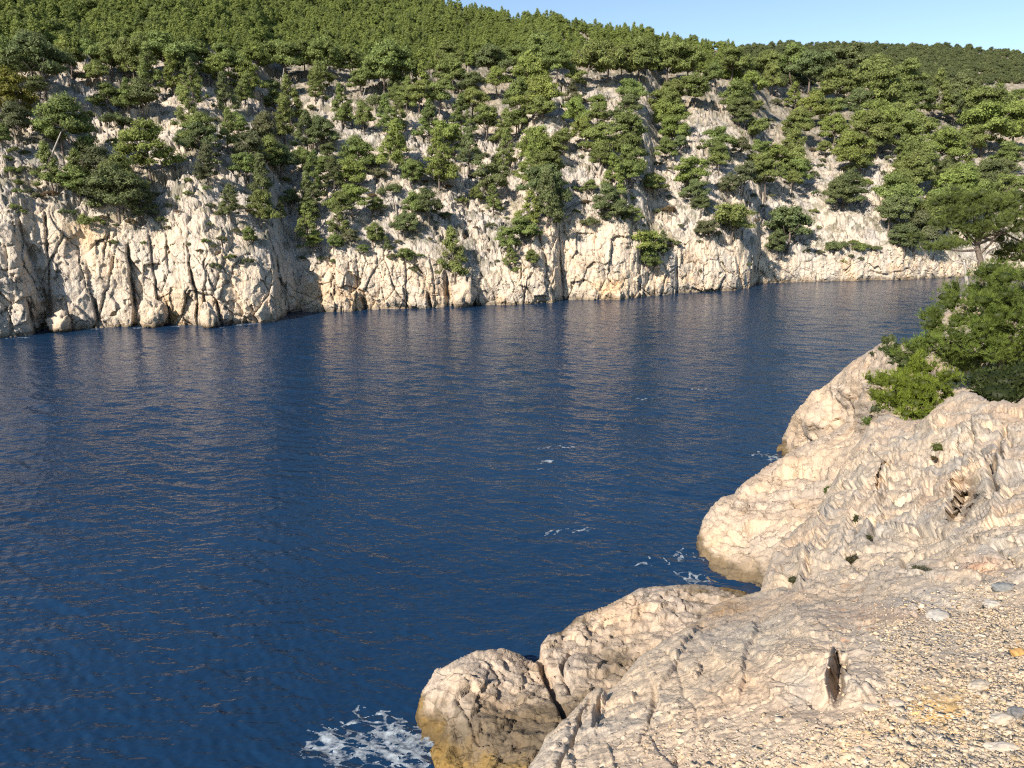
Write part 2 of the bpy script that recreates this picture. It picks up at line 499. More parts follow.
# ------------------------------------------------------------------ water
def wave_height(x, y, cut):
    rs = np.random.RandomState(5)
    wx = 1.5 * noise(np.stack([x / 9, y / 9, x * 0], -1), 2); wy = 1.5 * noise(np.stack([x / 9, y / 9, x * 0 + 9], -1), 3)
    xx, yy = x + wx, y + wy
    h = np.zeros_like(x)
    for i in range(46):
        lam = 0.34 * (16.0 ** (i / 45.0))
        th = R(74) + rs.normal(0, 0.62)
        k = 2 * math.pi / lam
        ph = rs.uniform(0, 6.28)
        amp = 0.0052 * lam ** 0.30
        gate = 1 - sstep(0.22, 0.45, cut / lam)
        s = np.sin(k * (xx * math.cos(th) + yy * math.sin(th)) + ph)
        h += amp * gate * (s + 0.18 * (s * s - .5))
    h *= 0.85 + 0.55 * fbm(np.stack([x / 22, y / 13, x * 0 + 3], -1), 3, 66)
    return h
NWR, NWC = 900, 680
wr = np.concatenate([[4, 9, 14], 17.0 * (330 / 17.0) ** np.linspace(0, 1, NWR), [600, 1200, 4000]])
wa = np.linspace(R(-52), R(52), NWC)
Rg, Ag = np.meshgrid(wr, wa, indexing='ij')
X, Y = (Rg * np.sin(Ag)).ravel(), (Rg * np.cos(Ag)).ravel()
dr = np.gradient(wr)
cut = np.maximum(np.repeat(dr[:, None], NWC, 1).ravel(), Rg.ravel() * (wa[1] - wa[0]))
H = wave_height(X, Y, cut)
m, nt, b = new_mat('sea_water')
tc = N_(nt, 'ShaderNodeTexCoord')
mp = N_(nt, 'ShaderNodeMapping'); mp.inputs['Rotation'].default_value = (0, 0, R(-12)); mp.inputs['Scale'].default_value = (0.45, 1.0, 1.0)
nt.links.new(tc.outputs['Object'], mp.inputs['Vector'])
v = mp.outputs[0]
b.inputs['Base Color'].default_value = (0.0045, 0.026, 0.085, 1)
b.inputs['Roughness'].default_value = 0.13
b.inputs['IOR'].default_value = 1.40
h = math_(nt, 'ADD', math_(nt, 'MULTIPLY', noise_tex(nt, v, 1.7, 2, .5), 0.45), math_(nt, 'MULTIPLY', noise_tex(nt, v, 3.6, 2, .5), 0.38))
h = math_(nt, 'ADD', h, math_(nt, 'MULTIPLY', noise_tex(nt, v, 0.35, 2, .5), 0.6))
bp = N_(nt, 'ShaderNodeBump'); bp.inputs['Strength'].default_value = 1.0; bp.inputs['Distance'].default_value = 0.19
nt.links.new(h, bp.inputs['Height']); nt.links.new(bp.outputs[0], b.inputs['Normal'])
# slow patches of slightly different depth colour
dc = ramp(nt, noise_tex(nt, tc.outputs['Object'], 0.035, 3), [(0.3, (0.0044, 0.0200, 0.052)), (0.7, (0.0070, 0.0290, 0.071))])
nt.links.new(dc, b.inputs['Base Color'])
M_WATER = m
me = new_mesh('sea_water', np.stack([X, Y, H], -1), grid_faces(len(wr), NWC)[:, ::-1], M_WATER, smooth=True)
tag(link('sea_water', me), kind='structure')

# foam: a lacy sheet riding a couple of centimetres above the waves
m, nt, b = new_mat('sea_foam')
b.inputs['Base Color'].default_value = (0.52, 0.58, 0.62, 1); b.inputs['Roughness'].default_value = 0.8
tc = N_(nt, 'ShaderNodeTexCoord')
fa = ramp(nt, noise_tex(nt, tc.outputs['Object'], 2.6, 6, 0.75), [(0.38, 0.02), (0.70, 0.70)])
tp_ = N_(nt, 'ShaderNodeBsdfTransparent'); ms = N_(nt, 'ShaderNodeMixShader')
nt.links.new(fa, ms.inputs[0]); nt.links.new(tp_.outputs[0], ms.inputs[1]); nt.links.new(b.outputs[0], ms.inputs[2])
nt.links.new(ms.outputs[0], nt.nodes['Material Output'].inputs['Surface'])
M_FOAM = m
FV, FF, off = [], [], 0
def foam(px, py, rx, ry, step, thr, seed, cell=0.5, ang=0.0, stretch=(1., 1.)):
    global off
    c = on_level(px, py)
    g = np.arange(-1, 1.0001, step / max(rx, ry))
    n = len(g)
    gx, gy = np.meshgrid(g * max(rx, ry), g * max(rx, ry))
    x = c[0] + gx.ravel(); y = c[1] + gy.ravel()
    lx = gx.ravel() * math.cos(ang) + gy.ravel() * math.sin(ang); ly = -gx.ravel() * math.sin(ang) + gy.ravel() * math.cos(ang)
    d = np.sqrt((lx / rx) ** 2 + (ly / ry) ** 2)
    P = np.stack([lx / stretch[0], ly / stretch[1], lx * 0], -1)
    wq = P + 0.45 * cell * np.stack([fbm(P / cell, 3, seed), fbm(P / cell + 5, 3, seed + 9), P[:, 0] * 0], -1)
    _, e, _ = worley(wq / cell, seed)
    _, eb, _ = worley(wq / cell * 2.6, seed + 50)
    lace = np.minimum(e, eb * 1.3 + 0.12) - 0.20 * fbm(P / cell / 2.5, 3, seed + 4)
    z = wave_height(x, y, np.full_like(x, step)) + 0.012 + 0.02 * fbm(P * 9, 2, seed + 7)
    on = lace < thr * 0.95 * (1.2 - d * 1.15)
    F = grid_faces(n, n)
    keep = on[F].sum(1) >= 3
    F = F[keep]
    used, inv = np.unique(F.ravel(), return_inverse=True)
    FV.append(np.stack([x, y, z], -1)[used]); FF.append(inv.reshape(-1, 4) + off); off += len(used)
foam(372, 738, 2.3, 1.7, 0.028, 0.27, 3, 0.5, R(-14), (1.7, .75))
foam(408, 748, 1.4, 1.2, 0.028, 0.38, 13, 0.45, R(-14), (1.7, .75))
foam(335, 740, 1.6, 1.2, 0.03, 0.15, 33, 0.55, R(-14), (1.9, .75))
foam(560, 531, 1.7, 0.35, 0.04, 0.14, 23, 0.5, R(12), (2.2, .8))
foam(690, 553, 0.9, 1.6, 0.04, 0.06, 43, 0.7)
foam(655, 562, 1.5, 0.6, 0.05, 0.07, 53, 0.7, R(15), (1.8, .8))
foam(690, 580, 0.8, 0.9, 0.04, 0.08, 63, 0.6)
foam(772, 458, 1.3, 1.5, 0.06, 0.2, 73, 0.6)
foam(553, 448, 1.6, 0.5, 0.07, 0.14, 83, 0.6, 0.2, (2, .8))
foam(530, 470, 1.5, 0.5, 0.07, 0.12, 93, 0.6, 0.2, (2, .8))
foam(548, 462, 1.2, 0.4, 0.07, 0.14, 99, 0.6, 0.2, (2, .8))
foam(655, 398, 2.2, 0.5, 0.09, 0.12, 103, 0.8, 0.1, (2, .8))
foam(700, 390, 2.2, 0.5, 0.09, 0.09, 113, 0.8, 0.1, (2, .8))
for i, (x, y) in enumerate([(20,338),(100,329),(140,328),(180,326),(215,328),(250,324),(320,313),(470,307),(600,300)]):
    foam(x, y, 2.2, 0.5, 0.10, 0.14, 120 + i, 0.7, 0.3, (2, .8))
me = new_mesh('sea_foam', np.concatenate(FV), np.concatenate(FF)[:, ::-1], M_FOAM, smooth=True)
tag(link('sea_foam', me), kind='stuff')

# ------------------------------------------------------------------ near rock masses
def tps(ctrl, Q):
    c = np.array([p[:2] for p in ctrl], float) / 100; v = np.log(np.array([p[2] for p in ctrl], float))
    def U(d): return np.where(d > 0, d * d * np.log(d + 1e-12), 0)
    n = len(c)
    A = np.zeros((n + 3, n + 3))
    A[:n, :n] = U(np.linalg.norm(c[:, None] - c[None], axis=-1)) + np.eye(n) * 1e-3
    A[:n, n] = 1; A[:n, n + 1:] = c; A[n, :n] = 1; A[n + 1:, :n] = c.T
    s = np.linalg.solve(A, np.concatenate([v, [0, 0, 0]]))
    q = Q / 100
    out = np.zeros(len(q))
    for i in range(0, len(q), 40000):
        qq = q[i:i + 40000]
        out[i:i + 40000] = U(np.linalg.norm(qq[:, None] - c[None], axis=-1)) @ s[:n] + s[n] + qq @ s[n + 1:]
    return np.exp(out)

def relief(name, poly, ctrl, step, dispfn, colfn, mat, Rpx=26, bulge=0.06, back=1.5, flow=None):
    """rock mass from an outline and measured distances, closed behind and below by its own back faces"""
    V2 = np.array([p[:2] for p in poly], float)
    flg = [p[2] if len(p) > 2 else 's' for p in poly]
    xs = np.arange(V2[:, 0].min(), V2[:, 0].max() + step, step); ys = np.arange(V2[:, 1].min(), V2[:, 1].max() + step, step)
    gx, gy = np.meshgrid(xs, ys); Q = np.stack([gx.ravel(), gy.ravel()], -1)
    ins = np.zeros(len(Q), bool); best = np.full(len(Q), 1e9); near = np.zeros_like(Q); seg = np.zeros(len(Q), int); sd = np.full(len(Q), 1e9)
    n = len(V2)
    for i in range(n):
        a, b_ = V2[i], V2[(i + 1) % n]
        cond = ((a[1] > Q[:, 1]) != (b_[1] > Q[:, 1]))
        xi = a[0] + (Q[:, 1] - a[1]) / (b_[1] - a[1] + 1e-12) * (b_[0] - a[0])
        ins ^= cond & (Q[:, 0] < xi)
        t = np.clip(((Q - a) @ (b_ - a)) / ((b_ - a) @ (b_ - a)), 0, 1)
        pt = a + t[:, None] * (b_ - a)
        d = np.linalg.norm(Q - pt, axis=1)
        m_ = d < best
        best[m_] = d[m_]; near[m_] = pt[m_]; seg[m_] = i
        if flg[i] == 's': sd = np.minimum(sd, d)
    F = grid_faces(len(ys), len(xs))
    F = F[ins[F].all(1)]
    used, inv = np.unique(F.ravel(), return_inverse=True)
    F = inv.reshape(-1, 4); Q = Q[used]; near = near[used]; seg = seg[used]; sd = sd[used]
    E = np.concatenate([F[:, [0, 1]], F[:, [1, 2]], F[:, [2, 3]], F[:, [3, 0]]])
    key = np.sort(E, 1); key = key[:, 0].astype(np.int64) * len(Q) + key[:, 1]
    u, idx, cnt = np.unique(key, return_index=True, return_counts=True)
    BE = E[idx[cnt == 1]]
    bv = np.unique(BE)
    out2 = near[bv] - Q[bv]
    Q[bv] = near[bv]
    qn = np.clip(1 - sd / Rpx, 0, 1)
    Yv = tps(ctrl, Q) * (1 + bulge * (1 - np.sqrt(1 - 0.97 * qn ** 2)))
    P = at(Q[:, 0], Q[:, 1], Yv)
    N = vnormals(P, F[:, ::-1])
    toc = np.array([0, 0, CAM_H]) - P
    if (N * toc).sum() < 0: N = -N
    N = N * 0.75 + 0.25 * toc / np.linalg.norm(toc, axis=1, keepdims=True)
    d = dispfn(P, Q) * (0.25 + 0.75 * sstep(0, 7, sd))
    if flow is not None: pass
    P1 = P + N * d[:, None]
    if flow is not None:      # hollows run into the rock
        dirn = P - np.array([0, 0, CAM_H]); dirn = dirn / np.linalg.norm(dirn, axis=1, keepdims=True)
        P1 = P1 + dirn * flow(P, Q)[:, None]
    colr = colfn(P, Q, d)
    # back faces
    rings = 9
    hz = P[bv].copy(); hz[:, 2] = 0; hz /= np.linalg.norm(hz, axis=1, keepdims=True)
    rayd = P[bv] - np.array([0, 0, CAM_H]); rayd /= np.linalg.norm(rayd, axis=1, keepdims=True); rayd = rayd - np.array([0, 0, 0.12])
    isS = np.array([flg[s] == 's' for s in seg[bv]])[:, None]
    dist = np.linalg.norm(P[bv], axis=1, keepdims=True)
    zb = P1[bv, 2:3]
    allV = [P1]; allC = [colr]; F_all = [F[:, ::-1]]
    lid = np.full(len(Q), -1); lid[bv] = np.arange(len(bv))
    prev = bv.copy(); offv = len(P1)
    for k in range(1, rings + 1):
        t = k / rings
        ph = min(t * 2.2, 1.0) * math.pi / 2
        W = back
        move = np.where(isS, rayd, -0.1 * hz) * W * math.sin(ph)
        down = (1 - math.cos(ph)) * W * 0.8 + max(0, t - 0.45) / 0.55 * (np.maximum(zb, 0.5) + 2.5)
        newP = P1[bv] + move
        newP[:, 2:3] -= down
        newP += 0.10 * W * np.stack([noise(newP / W * 1.7, 5), noise(newP / W * 1.7, 6), noise(newP / W * 1.7, 7)], -1) * min(1, t * 3)
        allV.append(newP); allC.append(colr[bv])
        cur = np.arange(len(bv)) + offv
        a0, a1 = lid[BE[:, 0]], lid[BE[:, 1]]
        F_all.append(np.stack([prev[a0], prev[a1], cur[a1], cur[a0]], -1))
        prev = cur; offv += len(bv)
    V = np.concatenate(allV)
    me = new_mesh(name, V, np.concatenate(F_all), mat, np.concatenate(allC).clip(0, 1), smooth=False)
    return me, P1, Q

def rot_strata(P, n, s):
    n = np.array(n, float); n /= np.linalg.norm(n)
    t = np.cross(n, [0.1, 0.2, 1]); t /= np.linalg.norm(t); u = np.cross(n, t)
    return np.stack([P @ n / s, P @ t / (s * 7), P @ u / (s * 7)], -1)

PALE = np.array([0.49, 0.395, 0.30]); GREY = np.array([0.40, 0.355, 0.30]); WARM = np.array([0.50, 0.36, 0.235])

def shore_disp(L, amp, dips, blocks=1.0):
    def f(P, Q):
        wv = fbm(P / (L * 0.8), 3, 31)
        f1, e1, c1 = worley(P / L + wv[:, None] * 0.12, 14)
        f2, e2, c2 = worley(P / (L * 0.33) + wv[:, None] * 0.5, 24)
        st = ridged(rot_strata(P + wv[:, None] * L * 0.15, dips, L * 0.16), 3, 44)
        k1, ke1, _ = facets(P / (L * 0.5) + wv[:, None] * 0.12, 34, 1.1)
        k2, ke2, _ = facets(P / (L * 0.2) + wv[:, None] * 0.6, 54, 1.1)
        k3, ke3, _ = facets(P / (L * 0.07) + wv[:, None] * 0.9, 74, 1.1)
        nn = np.array(dips, float); nn /= np.linalg.norm(nn)
        sb = P @ nn / (L * 0.16) + 1.1 * wv + 0.25 * fbm(P / (L * .2), 2, 90)
        hb, saw = bedding(sb, 77)
        bed = 0.25 * hb - 0.20 * np.exp(-np.abs(saw - .05) / 0.05) * sstep(-.3, .2, wv)
        return amp * (1.5 * bed + 0.35 * fbm(P / L, 3, 3) + blocks * 0.4 * (c1 - 0.5) - 0.5 * np.exp(-e1 / 0.022) * sstep(-0.2, 0.3, wv) - 0.16 * np.exp(-ke2 / 0.04) * sstep(0, .3, fbm(P / L, 2, 50))
                      + 0.55 * k1 + 0.30 * k2 + 0.07 * k3 + 0.06 * st - 0.12 * np.exp(-ke3 / 0.04) * sstep(-.1, .3, st) + 0.05 * fbm(P / (L * 0.06), 3, 8))
    return f

def shore_col(tide_h=0.9, extra=None, ochre=0.0, grey=0.4, ochre_h=1.3):
    def f(P, Q, d):
        g = sstep(-0.15, 0.5, fbm(P / 2.2, 4, 61))[:, None] * grey
        c = PALE * (1 - g) + GREY * g
        wmm = sstep(0.1, 0.5, fbm(P / 1.7, 3, 65))[:, None] * 0.4
        c = c * (1 - wmm) + WARM * wmm
        sp = sstep(0.25, 0.5, fbm(P / 0.16, 3, 19))[:, None] * 0.30
        c = c * (1 - sp)
        n = fbm(P / np.array([.5, .5, 1.0]), 4, 71)
        # grey-brown lichen belt of the splash zone, then golden algae just above the water
        belt = (1 - sstep(tide_h * 0.75, tide_h * 1.35, P[:, 2] + n * 0.75 * tide_h))[:, None]
        c = c * (1 - 0.86 * belt) + np.array([0.135, 0.098, 0.050]) * 0.86 * belt
        alg = (1 - sstep(0.45 * ochre_h, 0.75 * ochre_h, P[:, 2] + n * 0.5))[:, None] * ochre
        c = c * (1 - alg) + np.array([0.27, 0.175, 0.055]) * alg
        wet = (1 - sstep(0.05, 0.22, P[:, 2] + 0.15 * n))[:, None]
        c = c * (1 - 0.5 * wet)
        if extra: c = extra(c, P, Q)
        return c
    return f

# low wave-washed rock at the bottom
def m5_extra(c, P, Q):
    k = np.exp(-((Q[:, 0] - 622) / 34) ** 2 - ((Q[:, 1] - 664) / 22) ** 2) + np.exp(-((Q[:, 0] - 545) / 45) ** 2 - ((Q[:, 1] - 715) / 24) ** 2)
    n = fbm(P / np.array([.5, .5, 1.0]), 4, 171)
    b1 = (sstep(684, 724, Q[:, 1] + 26 * n + 0.10 * (Q[:, 0] - 480)) * sstep(640, 600, Q[:, 0]) * 0.78)[:, None]
    c = c * (1 - b1) + np.array([0.085, 0.062, 0.031]) * b1
    b2 = (sstep(728, 762, Q[:, 1] + 30 * n - 0.28 * (Q[:, 0] - 440)) * 0.85)[:, None]
    c = c * (1 - b2) + np.array([0.27, 0.175, 0.055]) * b2
    k = (k * (0.75 + 0.6 * fbm(P / 0.4, 3, 4))).clip(0, 0.85)[:, None]  # brown stain, with shade on the rock's right side painted in
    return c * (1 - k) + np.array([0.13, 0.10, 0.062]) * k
poly5 = [(443,800,'w'),(438,768,'w'),(430,748,'w'),(419,737),(416,716),(424,690),(436,671),(455,660),(478,651),(503,648),(520,653),(535,662),(539,647),(548,635),(562,631),
         (578,617),(600,610),(622,598),(640,588),(668,586),(700,584),(722,587),(745,592),(760,600),(770,640,'w'),(640,780,'w'),(560,810,'w')]
ctrl5 = [(443,800,18.3),(440,768,19.4),(428,745,20.6),(419,735,21.1),(436,671,22.5),(500,650,23.6),(460,700,21.0),(500,710,21.0),(520,760,18.6),(480,740,19.5),(535,665,23.4),(552,690,21.8),
         (560,640,25.0),(600,625,26.0),(590,670,22.8),(640,600,27.5),(700,590,28.8),(760,600,28.8),(640,660,23.6),(620,640,24.9),(590,720,20.2),(700,640,24.6),(560,740,19.3),(640,780,17.8),(560,810,17)]
_d5 = shore_disp(2.4, 0.34, (0.25, -0.5, 0.9))
def disp5(P, Q):
    d = _d5(P, Q)
    t = np.clip((Q[:, 1] - 655) / 55, 0, 1)
    cx = 537 + 26 * t
    d = d - 0.75 * np.exp(-((Q[:, 0] - cx) / 3.0) ** 2) * (Q[:, 1] < 720)
    d = d - 0.4 * np.exp(-((Q[:, 0] - (566 + 4 * np.sin(Q[:, 1] / 6))) / 2.0) ** 2) * (Q[:, 1] < 690) * (Q[:, 1] > 650)
    return d
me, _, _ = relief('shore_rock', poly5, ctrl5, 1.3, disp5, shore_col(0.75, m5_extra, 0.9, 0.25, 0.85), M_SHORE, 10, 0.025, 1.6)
tag(link('shore_rock', me), 'low wave-washed rock with golden algae at its foot, beside the white foam', 'rock', 'rock outcrops along the near shore')

# big pale boulder
poly3 = [(697,566,'w'),(695,552),(697,536),(704,518),(711,506),(722,497),(735,494),(742,484),(757,474),(770,466),(782,460),(800,450),(820,440),(870,405,'w'),(930,410,'w'),
         (930,600,'w'),(790,625,'w'),(757,596,'w'),(738,592,'w'),(724,586,'w'),(712,582,'w')]
ctrl3 = [(697,566,33.0),(695,552,34),(704,518,35.5),(722,497,37.3),(757,474,40),(782,460,42.5),(820,440,43),(712,582,31.6),(738,592,30.8),(757,596,30.6),(720,540,33.6),(760,540,32.2),(740,570,31.4),
         (760,510,35),(800,490,36.8),(790,530,31.5),(830,470,38),(870,440,36.5),(850,500,32),(800,475,39.2),(820,458,40.5),(790,468,40),(930,410,34),(930,600,24),(790,625,26)]
def m3_extra(c, P, Q):
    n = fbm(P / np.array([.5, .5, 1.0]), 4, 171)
    k = (np.exp(-((Q[:, 0] - 742) / 30) ** 2 - ((Q[:, 1] - 584) / 24) ** 2) * (1 + 1.2 * n)).clip(0, .85)[:, None]  # stain and shade of the right foot, both put into the colour
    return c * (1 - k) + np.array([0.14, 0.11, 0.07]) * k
_d3 = shore_disp(3.0, 0.46, (0.1, 0.45, 0.9), 0.5)
def disp3(P, Q):
    x, y = Q[:, 0], Q[:, 1]; nz = 5 * noise(P / 1.5, 9)
    d = _d3(P, Q)
    d = d + 0.9 * np.exp(-((x - 822) / 40) ** 2 - ((y - 456 + nz) / 17) ** 2) + 0.5 * np.exp(-((x - 785) / 25) ** 2 - ((y - 468 + nz) / 9) ** 2)
    d = d - 0.5 * np.exp(-((y - 479 - (x - 800) * 0.03 + nz) / 3.0) ** 2) * sstep(748, 770, x) * (1 - sstep(840, 870, x))
    return d
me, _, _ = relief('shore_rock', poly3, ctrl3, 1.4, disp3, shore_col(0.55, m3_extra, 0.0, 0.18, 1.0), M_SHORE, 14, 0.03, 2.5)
tag(link('shore_rock', me), 'big rounded cream boulder with dark foot, standing in water beside the grey slabs', 'rock', 'rock outcrops along the near shore')

# upper promontory under the pines
poly4 = [(781,452,'w'),(780,440),(787,428),(793,414),(805,402),(813,392),(822,388),(835,378),(848,366),(858,358),(871,350),(880,344),(893,342),(906,345),(925,343),(936,322),(948,306),
         (958,296),(990,288),(1150,284,'w'),(1150,440,'w'),(900,470,'w'),(860,470,'w'),(800,462,'w')]
ctrl4 = [(781,452,49.5),(787,428,48),(805,402,46),(835,378,44),(858,358,43),(880,344,42),(906,345,38),(936,322,40),(958,296,47),(990,288,50),(1150,284,50),(800,462,46.5),(830,445,43.5),
         (860,470,36),(900,470,32),(860,410,40),(820,420,44),(845,435,42.3),(870,385,38),(900,370,34),(930,365,29),(960,375,25),(920,400,24),(890,420,27),(1150,440,14),(1150,340,36),(1000,350,28),(1010,400,20),(960,330,36)]
_d4 = shore_disp(3.4, 0.55, (0.6, 0.1, 0.8))
def disp4(P, Q):
    return _d4(P, Q) * (0.35 + 0.65 * sstep(960, 880, Q[:, 0]))
me4, P4, Q4 = relief('shore_rock', poly4, ctrl4, 1.5, disp4, shore_col(0.8, None, 0.3, 0.2, 0.8), M_SHORE, 16, 0.04, 3.0)
tag(link('shore_rock', me4), 'steep pale promontory dropping to blue water, left of the bright green pine bushes', 'rock', 'rock outcrops along the near shore')

# the ground one stands on: slabs, strata and gravel terrace
poly1 = [(500,860,'w'),(528,770),(540,752),(547,738),(556,728),(572,712),(588,694),(600,688),(607,692),(618,684),(640,657),(655,648),(676,634),(697,622),(712,606),(730,598),(748,594),(760,590),
         (768,572),(776,556),(786,540),(800,528),(812,520),(824,498),(836,480),(846,462),(856,446),(868,430),(880,416),(893,414),(905,420),(922,418),(934,408),(948,398),(962,392),(976,394),(990,402),
         (1004,400),(1016,404),(1030,396),(1150,390),(1300,400,'w'),(1300,860,'w')]
ctrl1 = [(500,860,2.7),(528,770,3.5),(556,728,4.0),(600,690,4.7),(640,657,5.2),(697,622,6.2),(760,590,7.4),(786,540,10),(824,498,12.6),(856,446,15.6),(880,416,17.6),(905,420,16.5),(948,398,16.8),
         (976,394,16),(1016,404,14),(1150,390,14),(1300,400,13),(1300,860,1.7),(760,768,2.62),(900,768,2.35),(1024,768,2.2),(1024,860,1.75),(760,860,2.0),(640,768,3.0),(650,700,4.0),(720,690,3.6),(820,690,3.15),
         (820,660,3.45),(900,690,2.95),(1024,690,2.8),(800,620,4.6),(900,620,4.0),(1024,620,3.65),(1200,620,3.3),(850,588,6.0),(950,588,4.8),(1024,585,4.4),(840,540,8.4),(900,540,7.4),(960,540,6.2),(1024,530,5.6),
         (880,470,12.0),(870,500,10.2),(930,470,11.2),(930,445,13),(960,500,8.4),(990,480,8.4),(1010,440,10.5),(970,430,12.5),(1024,470,8.2),(1200,470,7.5),(1200,540,5)]
SN = (0.93, -0.22, -0.30)
def disp1(P, Q):
    x, y = Q[:, 0], Q[:, 1]
    Yd = np.linalg.norm(P - np.array([0, 0, CAM_H]), axis=1)
    sc = (Yd / 6.0).clip(0.4, 2.2)
    upper = sstep(610, 560, y + (x < 800) * 0)              # strata zone
    grav = sstep(860, 930, x) * sstep(590, 640, y) + sstep(690, 745, y) * sstep(640, 760, x)
    grav = np.clip(grav, 0, 1)
    wv = fbm(P / 1.3, 3, 31)
    st = ridged(rot_strata(P + 0.12 * wv[:, None], SN, 0.55), 4, 44)
    st2 = ridged(rot_strata(P + 0.05 * wv[:, None], SN, 0.14), 3, 46)
    f1, e1, c1 = worley(rot_strata(P, SN, 0.7) * np.array([1, 3.0, 3.0]) + wv[:, None] * 0.5, 14)
    f2, e2, c2 = worley(P / 0.35 + wv[:, None] * 0.6, 24)
    RS = rot_strata(P + 0.10 * wv[:, None], SN, 1.0) * np.array([1, 7, 7])
    k1, ke1, _ = facets(RS / np.array([.60, 3.4, 2.4]), 34, 0.9)
    k2, ke2, _ = facets(RS / np.array([.13, 1.7, 0.9]) + wv[:, None] * .25, 54, 1.0)
    k3, ke3, _ = facets(P / 0.13 + wv[:, None] * .7, 74, 1.1)
    k4, ke4, _ = facets(P / 0.05 + wv[:, None] * .9, 94, 1.1)
    st3 = ridged(rot_strata(P + 0.02 * wv[:, None], SN, 0.05), 2, 48)
    lines = np.abs(noise(rot_strata(P + 0.03 * wv[:, None], SN, 0.09), 47))
    up = 0.015 * st + 0.008 * st2 + 0.006 * st3 + 0.060 * k1 + 0.010 * k2 + 0.009 * k3 + 0.003 * k4 + 0.05 * (c1 - .5) - 0.12 * np.exp(-e1 / 0.02) * sstep(-.1, .3, wv) + 0.06 * fbm(P / 1.3, 3, 2) - 0.07 * np.exp(-ke2 / .025) * sstep(-.2, .2, st) - 0.07 * np.exp(-ke1 / .02) - 0.030 * np.exp(-lines / 0.05)
    SB = rot_strata(P, SN, 1.0)[:, 0]
    for (spc, am, sd_) in ((0.60, 0.11, 7), (0.21, 0.030, 8), (0.08, 0.008, 9)):
        sb = SB / spc + 0.15 * wv + 0.40 * fbm(P / 1.8, 2, 90 + sd_)
        hb, saw = bedding(sb, sd_)
        up = up + am * hb - am * 0.8 * np.exp(-np.abs(saw - .05) / 0.05) * sstep(-.3, .2, fbm(P / .7, 2, 95 + sd_))
    lo = 0.04 * fbm(P / 0.8, 3, 12) + 0.016 * k3 + 0.022 * k2 + 0.006 * k4 - 0.022 * np.exp(-e2 / 0.02) * sstep(0.05, .3, wv) + 0.010 * st3 + 0.004 * fbm(P / 0.03, 2, 16) - 0.02 * np.exp(-ke1 / .012)
    gv = 0.035 * fbm(P / 0.5, 3, 12) + 0.008 * k4 + 0.006 * fbm(P / 0.05, 2, 13)
    d = up * upper * sc.clip(0.6, 1.6) + (1 - upper) * (lo * (1 - grav) + gv * grav)
    # fins: (x top, y top, x bottom, y bottom, half width, height m)
    for (xt, yt, xb, yb, hw, hh) in [(800,545,790,590,8,-0.08),(606,690,594,730,2.2,-0.10),(655,690,640,745,2.5,-0.05),(590,700,560,768,2.0,-0.07),(862,672,858,700,16,0.04),(900,642,935,655,3,-0.02),
                                     (893,455,870,540,2.0,-0.18),(1003,428,992,500,2.5,-0.25),(975,428,968,475,2.0,-0.20),(925,450,945,452,2,-.1)]:
        t = np.clip((y - yt) / (yb - yt), 0, 1)
        cx = xt + (xb - xt) * t + 5 * wv + 2.5 * noise(P / 0.25, 88)
        d = d + hh * np.exp(-np.abs((x - cx) / hw) ** 3) * sstep(yt - 8, yt + 6, y) * (1 - sstep(yb - 6, yb + 8, y))
    # broken slab edges: the surface rises towards the line and drops sharply behind it
    for (xt, yt, xb, yb, L_, hh) in [(966,482,948,528,20,0.15),(905,440,868,548,22,0.10),(884,425,842,560,24,0.12),(866,445,818,560,20,0.08),(1000,405,985,440,22,0.12),(1012,440,1000,520,20,0.14),(985,425,974,480,18,0.12),
                                     (935,462,915,520,14,0.12),(842,500,800,590,14,0.12),(839,655,831,702,26,0.10),(608,690,596,735,14,0.07),(700,625,665,690,30,0.05),(760,620,735,700,24,0.045),(948,408,940,440,14,.2)]:
        t = np.clip((y - yt) / (yb - yt), 0, 1)
        cx = xt + (xb - xt) * t + 5 * wv + 4 * noise(P / 0.35, 87) + 1.5 * noise(P / 0.09, 86)
        d = d + hh * np.exp(-np.clip(cx - x, 0, 999) / L_) * (1 - sstep(-0.8, 0.8, x - cx)) * sstep(yt - 8, yt + 10, y) * (1 - sstep(yb - 10, yb + 8, y))
    return d
def hollow1(P, Q):
    x, y = Q[:, 0], Q[:, 1]; wv = fbm(P / 1.3, 3, 31)
    a = 0.8 * np.exp(-np.abs((x - 961 + (y - 505) * 0.40 + 4 * wv + 4 * noise(P / 0.15, 85)) / 8) ** 4 - np.abs((y - 507 + 3 * noise(P / 0.1, 84)) / 20) ** 4)
    b_ = 0.34 * np.exp(-np.abs((x - 838 + (y - 682) * 0.12 + 3 * noise(P / 0.05, 85)) / 6) ** 4 - np.abs((y - 680) / 19) ** 4)
    c = 0.2 * np.exp(-np.abs((x - 921 + 2 * noise(P / 0.05, 86)) / 3.5) ** 4 - np.abs((y - 613) / 5) ** 4)
    e = 0.5 * np.exp(-np.abs((x - 880 + (y - 480) * .5 + 3 * noise(P / 0.2, 83)) / 2.2) ** 4 - np.abs((y - 478) / 16) ** 4) + 0.5 * np.exp(-np.abs((x - 1000 + (y - 470) * .3 + 3 * noise(P / 0.2, 82)) / 2.6) ** 4 - np.abs((y - 470) / 30) ** 4)
    return a + b_ + c + e
